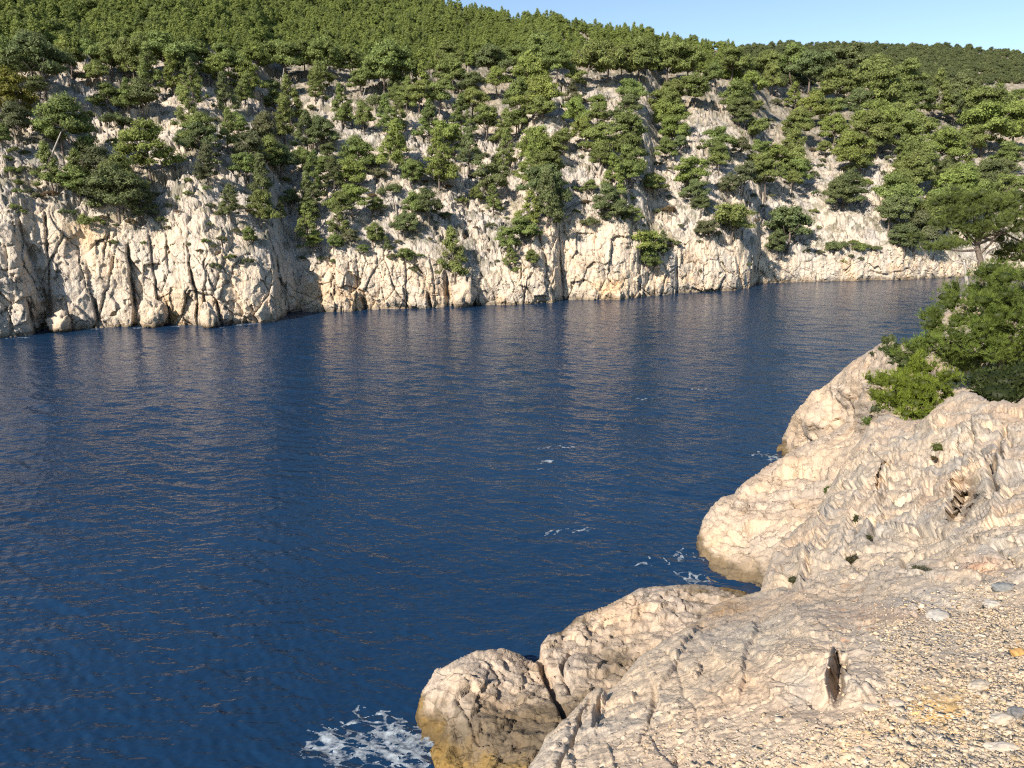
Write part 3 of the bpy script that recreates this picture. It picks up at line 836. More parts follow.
def col1(P, Q, d):
    x, y = Q[:, 0], Q[:, 1]
    n1 = fbm(P / 0.9, 4, 61); n2 = fbm(P / 0.2, 4, 62); n3 = fbm(P / 0.06, 3, 63)
    st = fbm(rot_strata(P, SN, 0.16), 3, 67)
    g = sstep(-0.2, 0.3, n1 * 0.6 + st * 0.7)[:, None] * 0.8
    base = np.array([0.54, 0.445, 0.338])
    g = g * (0.35 + 0.65 * sstep(610, 560, y))[:, None]
    c = base * (1 - g) + np.array([0.445, 0.39, 0.32]) * g
    up = sstep(610, 560, y)[:, None]
    wl = (sstep(0.0, 0.4, n2) * 0.5)[:, None] * up
    c = c * (1 - wl) + np.array([0.33, 0.315, 0.29]) * wl
    lo = (1 - up)
    c = c * (1 + 0.10 * n2[:, None]) * (1 + 0.14 * n3[:, None])
    peach = sstep(0.05, 0.4, fbm(P / 1.4, 3, 81))[:, None] * 0.5
    c = c * (1 - peach) + np.array([0.54, 0.40, 0.28]) * peach
    # grey film patches, rusty lichen, ochre earth
    for (cx, cy, rx, ry, k, cc) in [(745,735,50,16,.25,(.40,.385,.33)),(770,640,40,30,.3,(.41,.40,.35)),(860,680,30,26,.5,(.36,.35,.32)),(800,700,16,26,.5,(.33,.34,.31)),
                                    (945,708,46,26,.85,(.56,.37,.15)),(900,740,60,20,.3,(.5,.36,.2)),(725,608,26,10,.7,(.55,.32,.13)),(690,625,20,8,.4,(.55,.35,.17)),(985,570,26,8,.5,(.50,.26,.14)),
                                    (880,615,60,8,.45,(.52,.30,.17)),(930,605,30,12,.5,(.56,.52,.46)),(1005,660,40,30,.3,(.55,.42,.25))]:
        k_ = (k * np.exp(-((x - cx) / rx) ** 2 - ((y - cy) / ry) ** 2) * (1 + 1.3 * n2)).clip(0, 0.95)[:, None]
        c = c * (1 - k_) + np.array(cc) * k_
    orange = (sstep(0.42, 0.6, fbm(P / 0.10, 3, 83)) * sstep(560, 600, y) * (1 - sstep(640, 670, y)) * sstep(780, 850, x) * 0.5)[:, None]
    c = c * (1 - orange) + np.array([0.55, 0.25, 0.10]) * orange
    ln = np.exp(-np.abs(noise(rot_strata(P, SN, 0.06), 68)) / 0.07) * sstep(-.2, .3, fbm(P / .6, 2, 69))
    c = c * (1 - 0.42 * ln[:, None] * (0.25 + 0.75 * up))
    pit = sstep(0.30, 0.5, fbm(P / 0.045, 3, 64))[:, None] * 0.2
    c = c * (1 - pit)
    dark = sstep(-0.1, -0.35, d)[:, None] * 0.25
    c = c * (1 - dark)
    return c * 1.0
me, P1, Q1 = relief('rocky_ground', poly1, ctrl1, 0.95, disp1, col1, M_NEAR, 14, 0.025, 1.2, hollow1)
tag(link('rocky_ground', me), kind='structure')

# ------------------------------------------------------------------ stones and gravel
def ico():
    t = (1 + 5 ** .5) / 2
    v = np.array([(-1,t,0),(1,t,0),(-1,-t,0),(1,-t,0),(0,-1,t),(0,1,t),(0,-1,-t),(0,1,-t),(t,0,-1),(t,0,1),(-t,0,-1),(-t,0,1)], float)
    v /= np.linalg.norm(v[0])
    f = np.array([(0,11,5),(0,5,1),(0,1,7),(0,7,10),(0,10,11),(1,5,9),(5,11,4),(11,10,2),(10,7,6),(7,1,8),(3,9,4),(3,4,2),(3,2,6),(3,6,8),(3,8,9),(4,9,5),(2,4,11),(6,2,10),(8,6,7),(9,8,1)])
    return v, f
def subdiv(v, f):
    mid = {}; v = list(map(tuple, v)); nf = []
    def m(a, b):
        k = (min(a, b), max(a, b))
        if k not in mid:
            p = (np.array(v[a]) + np.array(v[b])) / 2; p /= np.linalg.norm(p)
            mid[k] = len(v); v.append(tuple(p))
        return mid[k]
    for a, b, c in f:
        ab, bc, ca = m(a, b), m(b, c), m(c, a)
        nf += [(a, ab, ca), (b, bc, ab), (c, ca, bc), (ab, bc, ca)]
    return np.array(v), np.array(nf)
IV, IF = ico()
IV2, IF2 = subdiv(IV, IF)
IV3, IF3 = subdiv(IV2, IF2)
IV4, IF4 = subdiv(IV3, IF3)

rs = np.random.RandomState(3)
gx, gy = Q1[:, 0], Q1[:, 1]
dens = (sstep(855, 920, gx) * sstep(588, 625, gy)) * 1.0 + sstep(705, 755, gy) * sstep(600, 760, gx) * 0.5 + 0.05 * sstep(560, 600, gy) * sstep(760, 840, gx)
dens = dens + 0.35 * sstep(545, 600, gy) * sstep(930, 1000, gx)
dens *= (gx < 1120) & (gy < 830)
dens *= 1 - 0.85 * np.exp(-((gx - 860) / 26) ** 2 - ((gy - 675) / 26) ** 2)
dens *= 1 - 0.8 * np.exp(-((gx - 945) / 34) ** 2 - ((gy - 706) / 19) ** 2)
dens *= 0.35 + 0.65 * sstep(-0.25, 0.1, fbm(P1 / 0.25, 3, 5))
area = np.linalg.norm(P1 - np.array([0, 0, CAM_H]), axis=1) ** 2
pr = dens * area ** 0.55; pr /= pr.sum()
NS = 34000
pick = rs.choice(len(P1), NS, p=pr)
CV = np.array([(x, y, z) for x in (-1, 1) for y in (-1, 1) for z in (-1, 1)], float) * .75
CF = np.array([(0,1,3),(0,3,2),(4,6,7),(4,7,5),(0,4,5),(0,5,1),(2,3,7),(2,7,6),(0,2,6),(0,6,4),(1,5,7),(1,7,3)])
VV, FF_, CC_ = [], [], []
pal = np.array([(.53,.43,.31),(.55,.45,.335),(.46,.39,.30),(.50,.395,.26),(.57,.485,.38),(.40,.35,.28),(.53,.39,.23),(.51,.42,.31)])
for n, i in enumerate(pick):
    s = 0.0056 * (1 + rs.pareto(3.0) * 0.9); s = min(s, 0.021)
    v = (CV + rs.uniform(-.42, .42, (8, 3))) * np.array([1, rs.uniform(.5, .95), rs.uniform(.3, .5)]) * s * 1.1
    a = rs.uniform(0, 6.28); c, d = math.cos(a), math.sin(a)
    v = v @ np.array([[c, -d, 0], [d, c, 0], [0, 0, 1]]).T
    tl = rs.uniform(-.5, .5); c, d = math.cos(tl), math.sin(tl)
    v = v @ np.array([[1, 0, 0], [0, c, -d], [0, d, c]]).T
    VV.append(v + P1[i] + np.array([rs.uniform(-.006, .006), rs.uniform(-.006, .006), -s * 0.28])); FF_.append(CF + 8 * n)
    CC_.append(np.repeat((pal[rs.choice(8, p=[.22,.2,.12,.14,.1,.06,.08,.08])] * rs.uniform(.75, 1.05))[None], 8, 0))
me = new_mesh('gravel', np.concatenate(VV), np.concatenate(FF_), M_GRAVEL, np.concatenate(CC_))
tag(link('gravel', me), kind='stuff')

def ground_pt(px, py):
    k = np.argmin((gx - px) ** 2 + (gy - py) ** 2)
    return P1[k]
def stone(px, py, wpx, label, colr, asp=(1, .7, .55), rz=0.0, seed=0, sink=0.25, grp='loose stones on the gravel'):
    p = ground_pt(px, py)
    dist = np.linalg.norm(p - np.array([0, 0, CAM_H]))
    s = wpx / FPX * dist / 2
    v = IV4 * 1.0
    f, e, cdd = worley(v * 1.3 + seed * 3.1, 3)
    v = v * (1 + 0.28 * facets(v * 1.6 + seed, seed)[0][:, None] + 0.10 * (cdd - .5)[:, None] + 0.18 * fbm(v * 1.6 + seed, 3, seed)[:, None] + 0.05 * fbm(v * 6, 2, seed)[:, None])
    v = np.sign(v) * np.abs(v) ** 0.85
    v = v * np.array(asp) * s
    c = np.array(colr) * 0.86 * (1 + 0.2 * fbm(IV4 * 3, 3, seed + 4)[:, None])
    me = new_mesh('stone', v, IF4, M_NEAR if wpx > 30 else M_GRAVEL, c.clip(0, 1))
    o = link('stone', me)
    o.location = p + np.array([0, 0, s * asp[2] * (1 - 2 * sink)]); o.rotation_euler = (0, 0, rz)
    tag(o, label, 'stone', grp)
stone(1002, 747, 24, 'long pale stone in the bottom right corner of the gravel', (.52,.46,.38), (1, .36, .3), R(-5), 1)
stone(1019, 656, 11, 'small orange stone at the right edge of the gravel', (.55,.33,.12), (1, .9, .6), 0, 2)
stone(1004, 592, 20, 'flat dark grey stone at the right edge above the gravel', (.22,.23,.23), (1, .5, .3), 0, 3)
stone(980, 690, 18, 'angular pale stone right of the ochre earth patch', (.50,.43,.34), (1, .6, .4), R(20), 4)
stone(1001, 722, 20, 'flat tan stone just above the long pale stone', (.50,.44,.36), (1, .5, .4), R(5), 5)
stone(897, 704, 12, 'round pinkish pale stone left of the ochre earth patch', (.52,.43,.35), (1, .8, .5), 0, 6)
stone(938, 618, 22, 'small pale block with a dark hollow beside it, at the top of the gravel', (.50,.46,.40), (1, .7, .4), R(30), 7, 0.45)
stone(992, 608, 13, 'rounded pale stone near the flat dark grey stone', (.48,.44,.38), (1, .8, .5), 0, 8)
stone(1017, 715, 14, 'dark grey stone cut by the right edge of the photo', (.20,.20,.20), (1, .7, .6), 0, 9)
stone(872, 708, 16, 'pale slab of stone under the cracked grey rock', (.50,.43,.34), (1, .5, .3), R(-15), 10)

# ------------------------------------------------------------------ foliage builders
def leaf_shell(centres, normals, size, per, rs, tone):
    """sprays of needles lying over the surface of a clump, so that a clump is modelled by the light"""
    c = np.repeat(centres, per, 0) ; nn = np.repeat(normals, per, 0)
    nn = nn + rs.normal(0, .42, nn.shape); nn /= np.linalg.norm(nn, axis=1, keepdims=True)
    d = np.cross(nn, rs.normal(0, 1, c.shape)); d /= np.linalg.norm(d, axis=1, keepdims=True)
    s_ = np.cross(nn, d)
    sz = (size * rs.uniform(.5, 1.4, len(c)))[:, None]
    c = c + rs.normal(0, 1, c.shape) * sz * .5
    d = d + nn * rs.uniform(-.1, .55, (len(c), 1))
    V = np.stack([c - d * sz * .5 + s_ * sz * .3, c - d * sz * .5 - s_ * sz * .3, c + d * sz * .6], 1).reshape(-1, 3)
    return V, np.arange(len(V)).reshape(-1, 3), np.repeat(np.repeat(tone, per), 3)

def tuft_cloud(centres, normals, size, per, rs, narrow=0.45, spread=0.9, tone=None):
    """clusters of small leaf faces: per triangles for each centre"""
    n = len(centres)
    c = np.repeat(centres, per, 0); nn = np.repeat(normals, per, 0)
    d = nn + rs.normal(0, spread, c.shape); d /= np.linalg.norm(d, axis=1, keepdims=True)
    s = np.cross(d, rs.normal(0, 1, c.shape)); s /= np.linalg.norm(s, axis=1, keepdims=True)
    sz = (np.repeat(size, per) if np.ndim(size) else size) * rs.uniform(.6, 1.3, len(c))
    sz = sz[:, None]
    a = c - d * sz * 0.2 + s * sz * narrow * 0.5; b_ = c - d * sz * 0.2 - s * sz * narrow * 0.5; t = c + d * sz
    V = np.stack([a, b_, t], 1).reshape(-1, 3)
    F = np.arange(len(V)).reshape(-1, 3)
    if tone is None: tone = rs.uniform(.8, 1.2, n)
    tc_ = np.repeat(np.repeat(tone, per), 3)
    return V, F, tc_

def sph(n, rs):
    v = rs.normal(0, 1, (n, 3)); return v / np.linalg.norm(v, axis=1, keepdims=True)

def crown_mesh(name, kind, seed, dens=1.0, fine=1.0, green=None):
    """unit-wide crown; z from the ground up"""
    rs = np.random.RandomState(seed)
    Vs, Fs, Ts, off = [], [], [], 0
    ax, ay = rs.uniform(.85, 1.1), rs.uniform(.8, 1.05)
    lx, ly = rs.uniform(-.08, .08, 2)
    lob = []
    nl = {'round': 34, 'cone': 32, 'layer': 30, 'shrub': 16}[kind]
    for i in range(nl):
        a = i * 2.4 + rs.uniform(-.7, .7); h = (i + .5) / nl
        if kind == 'round':
            rad = 0.40 * math.sqrt(max(0.03, 1 - h ** 2.0)) * rs.uniform(.45, 1.12); z = 0.34 + 0.50 * h + rs.uniform(-.08, .06); r = rs.uniform(.075, .15); fl = rs.uniform(.6, .85)
        elif kind == 'cone':
            rad = 0.38 * (1 - h) ** 0.75 * rs.uniform(.45, 1.15); z = 0.24 + 1.0 * h; r = rs.uniform(.07, .14) * (1.1 - .45 * h); fl = rs.uniform(.7, .95)
        elif kind == 'layer':
            hh = (i % 5 + .5) / 5; rad = (0.43 - 0.20 * hh) * rs.uniform(.25, 1.1); z = 0.36 + 0.40 * hh + rs.uniform(-.05, .05); r = rs.uniform(.08, .15); fl = rs.uniform(.45, .65)
        else:
            rad = 0.40 * math.sqrt((i + .3) / nl) * rs.uniform(.7, 1.1); z = 0.10 + 0.16 * (1 - rad / .40) + rs.uniform(-.05, .07); r = rs.uniform(.06, .13); fl = .8
        lob.append((rad * math.cos(a) * ax + lx * h, rad * math.sin(a) * ay + ly * h, z, r, fl))
    for (x, y, z, r, fl) in lob:
        tn = rs.uniform(.78, 1.2)
        v = IV * (1 + rs.uniform(-.15, .15, (len(IV), 1))) * r * 0.72 * np.array([1, 1, fl]) + np.array([x, y, z])
        Vs.append(v); Fs.append(IF + off); off += len(v); Ts.append(np.full(len(v), 0.55 * tn))  # inner lobes toned down to stand in for shade inside the crown
        n = int(58 * dens * (r / .11) ** 2)
        d = sph(n, rs); d[:, 2] = np.abs(d[:, 2]) - 0.35; d /= np.linalg.norm(d, axis=1, keepdims=True)
        c = d * r * rs.uniform(.75, 1.15, (n, 1)) * np.array([1, 1, fl]) + np.array([x, y, z])
        V, F, T = leaf_shell(c, d + np.array([0, 0, .25]), 0.030 / fine, 3, rs, tn * rs.uniform(.7, 1.3, n))
        Vs.append(V); Fs.append(F + off); off += len(V); Ts.append(T)
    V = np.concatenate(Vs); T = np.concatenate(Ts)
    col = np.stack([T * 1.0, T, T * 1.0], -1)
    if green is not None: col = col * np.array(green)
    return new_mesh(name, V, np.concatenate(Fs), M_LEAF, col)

def tube(path, rad, sides=7):
    path = np.array(path, float); n = len(path)
    tg = np.gradient(path, axis=0); tg /= np.linalg.norm(tg, axis=1, keepdims=True) + 1e-9
    up = np.array([0.31, 0.92, 0.2])
    V = []
    for p, t, r in zip(path, tg, rad):
        a = np.cross(t, up); a /= np.linalg.norm(a); b_ = np.cross(t, a)
        th = np.linspace(0, 2 * math.pi, sides, endpoint=False)
        V.append(p + r * (np.cos(th)[:, None] * a + np.sin(th)[:, None] * b_))
    V = np.concatenate(V)
    F = []
    for i in range(n - 1):
        for k in range(sides):
            k2 = (k + 1) % sides
            F.append((i * sides + k, i * sides + k2, (i + 1) * sides + k2, (i + 1) * sides + k))
    e = (n - 1) * sides
    for k in range(0, sides - 2, 2): F.append((e, e + k + 1, e + k + 2, e + (k + 3) % sides if k + 3 < sides else e))
    F = [f for f in F if len(set(f)) == 4]
    return V, np.array(F)

def join(parts):
    V, F, o = [], [], 0
    for v, f in parts:
        V.append(v); F.append(f + o); o += len(v)
    return np.concatenate(V), np.concatenate(F)

def trunk_mesh(name, kind, seed):
    rs = np.random.RandomState(seed + 100)
    h = {'round': .62, 'cone': 1.05, 'layer': .55, 'shrub': .2}[kind]
    t = np.linspace(0, 1, 6)
    bx, by = rs.uniform(-.08, .08, 2)
    path = np.stack([bx * np.sin(t * 2.5), by * np.sin(t * 3), -0.12 + t * (h + .12)], -1)
    parts = [tube(path, 0.028 * (1 - 0.7 * t))]
    if kind != 'shrub':
        for i in range(6):
            a = i * 2.4 + rs.uniform(-.4, .4); z0 = h * rs.uniform(.45, .8)
            q = np.linspace(0, 1, 4)
            pt = np.stack([q * .3 * math.cos(a), q * .3 * math.sin(a), z0 + q * .16 + q * q * .05], -1)
            parts.append(tube(pt, 0.013 * (1 - .7 * q), 5))
    V, F = join(parts)
    return new_mesh(name, V, F, M_BARK, smooth=True)

KINDS = {}
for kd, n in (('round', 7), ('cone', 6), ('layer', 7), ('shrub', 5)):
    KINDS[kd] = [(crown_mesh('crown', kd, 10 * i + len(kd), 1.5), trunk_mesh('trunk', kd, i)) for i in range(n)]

GREEN = {'g': (0.182, 0.222, 0.066), 'b': (0.215, 0.262, 0.066), 'd': (0.140, 0.170, 0.066), 'y': (0.19, 0.18, 0.035), 'o': (0.130, 0.140, 0.066), 'r': (0.15, 0.11, 0.06)}
FACT = {'round': .66, 'cone': .78, 'layer': .62, 'shrub': .24}

# every pine one can tell apart on the far hillside: crown centre, width, tone
PINES = """45,73,46,d 12,65,38,g 33,56,32,d 72,61,26,b 14,97,38,y 38,92,22,d 135,66,32,g 109,100,26,g 130,98,20,g 64,128,46,g 20,127,28,o 4,137,18,g 88,152,22,d 151,153,48,b 54,173,28,g
78,180,26,g 102,170,36,o 121,178,36,g 120,192,48,d 80,184,28,g 169,56,46,g 142,60,30,g 142,97,38,d 216,75,28,b 175,77,24,b 247,79,28,b 245,92,22,g 228,62,32,g 194,88,28,g 228,97,26,d 190,116,26,g
204,130,30,g 202,144,28,d 186,140,20,d 239,126,22,g 228,134,26,g 267,130,28,o 208,165,28,o 251,150,30,o 247,168,32,g 270,152,30,g 263,176,30,d 261,208,32,g 231,202,26,d 249,237,17,g 144,202,28,d 282,214,16,d
285,58,42,g 385,65,50,g 328,60,30,g 324,79,26,g 316,88,22,g 344,102,22,g 344,116,20,g 276,102,22,g 293,106,30,g 285,122,30,g 307,132,26,d 324,133,28,d 281,158,38,d 305,158,22,g 313,177,26,g 365,118,24,g 387,118,26,g
397,97,20,g 391,149,36,b 358,153,34,g 352,176,28,b 328,166,22,g 330,150,20,d 314,192,28,d 334,175,24,d 354,198,34,b 343,205,24,g 376,206,20,g 412,173,24,g 290,200,22,d 308,211,20,g 310,225,26,g 314,241,21,b 334,242,17,g
339,222,22,g 363,248,13,g 375,233,24,g 351,237,16,o 388,243,13,d 405,222,28,d 414,206,24,g 428,203,30,d 405,256,19,g 398,114,24,g 396,145,26,b 439,161,36,b 413,169,22,g 429,122,28,g 445,134,30,b 456,143,26,b
468,150,30,d 484,122,32,g 460,118,28,g 439,97,32,g 419,97,28,g 474,102,30,g 499,81,28,b 527,77,38,b 517,99,32,g 534,104,32,g 503,126,28,g 517,122,26,g 507,153,26,g 534,147,36,b 531,165,32,b 494,180,38,d 425,77,28,b
454,73,30,g 491,63,34,d 402,79,26,d 406,95,22,g 493,200,22,g 477,194,16,g 442,171,20,g 528,209,28,b 522,229,32,g 508,244,24,g 511,256,17,g 530,257,15,g 455,257,36,g 541,182,40,d 546,200,36,d 543,93,40,b 543,108,26,g
536,54,34,g 586,61,42,g 606,61,36,g 641,61,38,g 622,64,28,g 629,93,28,g 629,106,22,d 573,99,22,o 577,112,30,b 598,116,20,g 596,104,18,b 584,130,28,b 600,142,36,g 600,157,26,g 629,132,34,g 629,149,34,g 629,165,30,g
614,179,28,b 664,102,30,g 664,118,26,b 664,149,20,g 653,184,24,g 551,165,36,g 549,149,30,g 563,138,26,g 552,192,32,d 556,208,24,d 590,187,16,g 607,200,30,d 617,211,28,d 632,214,20,g 650,185,22,g 632,172,28,g 644,243,38,b
663,243,18,d 648,257,26,g 668,63,40,g 689,65,32,g 693,87,32,g 670,98,28,g 671,120,34,b 671,133,30,b 681,143,18,d 691,174,38,b 716,142,30,g 718,152,26,g 718,163,20,g 736,98,36,g 738,108,28,d 744,117,22,d 740,145,20,o
755,130,24,g 757,106,16,g 794,122,28,g 794,97,20,b 759,149,22,g 771,155,30,b 759,165,30,g 742,176,34,o 791,149,32,g 791,162,34,g 765,176,36,g 697,190,26,d 727,187,22,o 730,216,46,g 708,228,28,o 785,226,46,d 793,181,22,g
834,193,26,d 809,71,40,d 792,61,34,g 835,87,38,g 809,108,30,b 798,124,26,g 829,108,28,g 833,128,28,b 876,93,46,g 857,104,36,d 873,122,44,b 864,136,36,g 876,144,26,d 850,153,36,b 848,142,28,g 858,166,22,d 792,173,26,g
842,188,34,d 901,134,36,g 917,160,34,g 897,184,34,g 903,155,28,g 907,99,34,g 905,77,40,g 874,75,38,g 846,63,40,d 886,100,34,d 933,100,28,g 958,97,36,d 952,110,24,d 973,108,34,g 894,118,34,g 915,128,32,g 929,126,16,g
991,106,38,g 1016,97,18,g 983,130,46,b 1008,130,40,b 1018,116,30,g 970,140,28,g 937,149,40,b 956,157,30,g 917,176,28,g 948,170,24,d 956,185,34,g 983,181,30,d 1003,157,28,g 999,173,28,d 1018,187,24,g 889,196,42,g
889,210,32,d 914,168,34,g 953,193,44,b 948,206,42,g 928,218,36,g 914,230,40,o 980,200,34,g 1003,190,30,g 903,238,28,d 774,242,26,d 825,148,14,g 700,205,20,d 574,79,22,g 556,64,30,g 512,60,30,g 470,84,28,d 446,58,30,g
362,80,26,g 352,62,28,g 305,58,28,g 258,58,28,b 200,60,30,g 190,70,28,d 112,62,28,g 96,56,26,g 100,74,24,g 150,76,26,g 730,62,34,g 765,66,30,g 714,76,28,g 750,84,30,b 772,80,24,g"""
SHRUBS = """94,81,24,r 117,119,30,d 90,116,16,g 115,141,11,g 12,170,17,g 18,184,13,g 87,221,30,g 65,212,15,d 17,192,11,g 53,195,13,r 130,223,13,r 144,243,7,g 113,242,9,g 271,85,22,d 247,261,17,o 214,266,15,o
231,256,13,g 163,219,14,d 272,84,20,d 377,101,32,d 377,176,24,o 394,190,26,d 334,261,11,d 420,255,10,g 415,268,13,o 321,258,11,o 323,194,15,d 461,199,20,g 446,215,16,d 491,225,15,o 517,269,14,g 616,113,22,d
590,221,22,d 575,211,9,g 669,209,18,r 632,198,13,g 684,196,11,o 657,213,14,o 575,188,12,g 669,241,10,g 775,101,16,o 813,173,12,o 813,212,14,g 830,245,20,d 819,252,10,o 864,182,16,b 834,246,28,d 862,247,22,g 875,248,14,d
860,258,7,o 699,147,10,o 706,165,12,o 768,120,10,o 785,135,9,o 812,150,10,r 822,160,9,o 806,168,8,o 752,196,10,o 762,208,8,o 300,246,9,g 372,196,12,r 426,182,10,r 448,188,12,r 470,176,12,o 604,118,8,o
22,212,10,g 38,198,12,o 214,246,10,o 200,250,9,r 222,240,12,o 190,244,9,o 236,232,10,o 482,214,7,r 476,232,7,r 470,222,6,r 488,250,7,r 497,262,8,o 464,238,7,r 700,270,6,o 722,262,7,o 748,264,8,o"""
ORD = ['first', 'second', 'third', 'fourth', 'fifth', 'sixth', 'seventh', 'eighth', 'ninth', 'tenth', 'eleventh', 'twelfth', 'thirteenth', 'fourteenth', 'fifteenth', 'sixteenth', 'seventeenth', 'eighteenth', 'nineteenth', 'twentieth', 'twenty-first', 'twenty-second', 'twenty-third', 'twenty-fourth', 'twenty-fifth', 'twenty-sixth', 'twenty-seventh', 'twenty-eighth', 'twenty-ninth', 'thirtieth']
ZONES = [(120, 'at far left'), (240, 'over the left cliffs'), (340, 'over the dark cleft'), (450, 'left of centre'), (560, 'at the centre'), (680, 'over the flat cliff'),
         (790, 'over the headland'), (900, 'over the low shore'), (2000, 'at far right')]
BANDS = [(74, 'at the forest edge'), (108, 'on the upper slope'), (140, 'on the middle slope'), (172, 'on the lower slope'), (212, 'just above the cliffs'), (2000, 'on the cliff ledges')]
TONE = {'g': 'mid-green', 'b': 'bright green', 'd': 'dark green', 'y': 'yellowish green', 'o': 'olive-grey', 'r': 'brownish'}

def parse(s): return [(float(a), float(b_), float(c), d) for a, b_, c, d in (t.split(',') for t in s.split())]
def place(items, shrub):
    cells = {}
    for it in items:
        z = next(i for i, (lim, _) in enumerate(ZONES) if it[0] < lim); bnd = next(i for i, (lim, _) in enumerate(BANDS) if it[1] < lim)
        cells.setdefault((z, bnd), []).append(it)
    rnd = random.Random(4)
    for (z, bnd), lst in sorted(cells.items()):
        lst.sort()
        for n, (x, y, wpx, tone) in enumerate(lst):
            kd = 'shrub' if shrub else rnd.choices(['round', 'layer', 'cone'], [5, 4 if x > 560 else 2, 0 if y < 75 else 1 if x > 560 else 4])[0]
            if not shrub and wpx > 36: kd = rnd.choice(['round', 'layer'])
            k = FACT[kd]
            p, row = hill_at(x, y + k * wpx)
            dist = math.hypot(p[0], p[1], p[2] - CAM_H)
            W = wpx * (1.12 if x < 560 else 1.14 if x < 690 else 1.06) / FPX * dist
            cr, tk = rnd.choice(KINDS[kd])
            noun = 'shrub' if shrub else 'pine'
            shape = {'round': 'bushy', 'cone': 'pointed', 'layer': 'spreading', 'shrub': 'low'}[kd]
            if len(lst) == 1: rank = 'standing alone'
            elif n == len(lst) - 1: rank = 'rightmost'
            elif n == 0: rank = 'leftmost'
            else: rank = ORD[n] + ' from left'
            lab = '%s %s %s %s %s, %s' % (shape, TONE[tone], noun, BANDS[bnd][1], ZONES[z][1], rank)
            s = (W, W * rnd.uniform(.9, 1.1), W * rnd.uniform(.92, 1.12))
            o = thing('shrub' if shrub else 'pine_tree', p, lab, noun if shrub else 'pine tree', 'shrubs on the far cliffs' if shrub else 'pines on the far hillside', rnd.uniform(0, 6.28), s)
            o.rotation_euler = (rnd.uniform(-.1, .1), rnd.uniform(-.1, .1), rnd.uniform(0, 6.28))
            c = link('crown', cr, o); g = GREEN[tone]; j = rnd.uniform(.88, 1.14); j2 = rnd.uniform(.94, 1.08)
            c.color = (g[0] * j * j2, g[1] * j, g[2] * j, 1)
            if not shrub: link('trunk', tk, o)
pines = parse(PINES)
place(pines, False)
shr = parse(SHRUBS)
rr_ = random.Random(21)
while len(shr) < 225:
    x = rr_.uniform(4, 1000); y = rr_.uniform(88, 262) if len(shr) % 2 else rr_.uniform(150, 262)
    yc_ = np.interp(x, [p[0] for p in CT], [p[1] for p in CT])
    if y > yc_ + 6 or any(abs(x - q[0]) < 7 and abs(y - q[1]) < 5 for q in shr): continue
    shr.append((x, y, rr_.uniform(6, 13), rr_.choice('goodgr')))
place(shr, True)

# forest that reads as one mass, higher up the hill
def forest_kinds(name, cols, kinds, sd, dens, fine):
    fc = bpy.data.collections.new(name)
    for i, (kd, g) in enumerate(zip(kinds, cols)):
        fc.objects.link(bpy.data.objects.new('forest_tree', crown_mesh('forest_tree', kd, sd + i, dens, fine, g)))
    return fc
G_ = GREEN
fc1 = forest_kinds('forest_kinds', [G_['b'], (.215, .265, .066), G_['b'], G_['g'], (.205, .255, .058), (.17, .215, .06), G_['b'], (.225, .265, .066)], ['cone', 'round', 'cone', 'round', 'round', 'cone', 'round', 'cone'], 300, .42, .62)
fc2 = forest_kinds('far_forest_kinds', [(.135, .160, .062), (.125, .150, .06), (.15, .17, .065), (.115, .14, .06)], ['round', 'layer', 'round', 'round'], 400, .25, .5)  # duller greens put the haze of distance into the leaf colour
rs = np.random.RandomState(11)
pts, scl, far_ = [], [], []
Rflat = TR; Zflat = TZ
cand = 0
sky_rows = NCL + NSL
ncell = 0
# walk the hillside in metres so that the spacing of the trees is the same near and far
for k in range(NCL + 20, NCL + NSL):
    drad = TR[min(k + 1, sky_rows - 1)] - TR[k]
    for _ in range(1):
        dA = (AZ[1] - AZ[0]) * TR[k]
        area_ = np.clip(drad, 0, 9) * dA
        dd_ = TR[k] - r1
        gate = sstep(0, 1, (np.interp(AZ, azT([-300, 0, 100, 250, 420, 560, 700, 800, 900, 1024, 1300], 100)[0], [45, 52, 50, 47, 50, 50, 60, 70, 78, 80, 80]) - 0) * 0 + 1)
        xs_, ys_ = project(np.stack([TR[k] * np.sin(AZ), TR[k] * np.cos(AZ), TZ[k]], -1))
        edge = np.interp(xs_, [-300, 0, 60, 130, 200, 280, 330, 420, 500, 560, 640, 700, 760, 800, 860, 920, 1000, 1300], [60, 66, 58, 60, 60, 62, 70, 72, 66, 66, 72, 74, 88, 86, 88, 92, 84, 84])
        p_ = area_ / 2.1 * (ys_ < edge) * (0.55 + 0.6 * sstep(-.3, .3, fbm(np.stack([TR[k] * AZ / 14, TR[k] / 14, AZ * 0], -1), 2, 19)))
        hit = np.nonzero(rs.uniform(0, 1, NC) < p_)[0]
        for j in hit:
            pts.append((TR[k, j] * math.sin(AZ[j]), TR[k, j] * math.cos(AZ[j]), TZ[k, j] - 0.4)); scl.append(rs.uniform(2.1, 3.8)); far_.append(TR[k, j] > 262 + 0.15 * (xs_[j] - 900) and xs_[j] > 735 + rs.uniform(-6, 6))
print('FOREST', len(pts), 'PINES', len(pines))
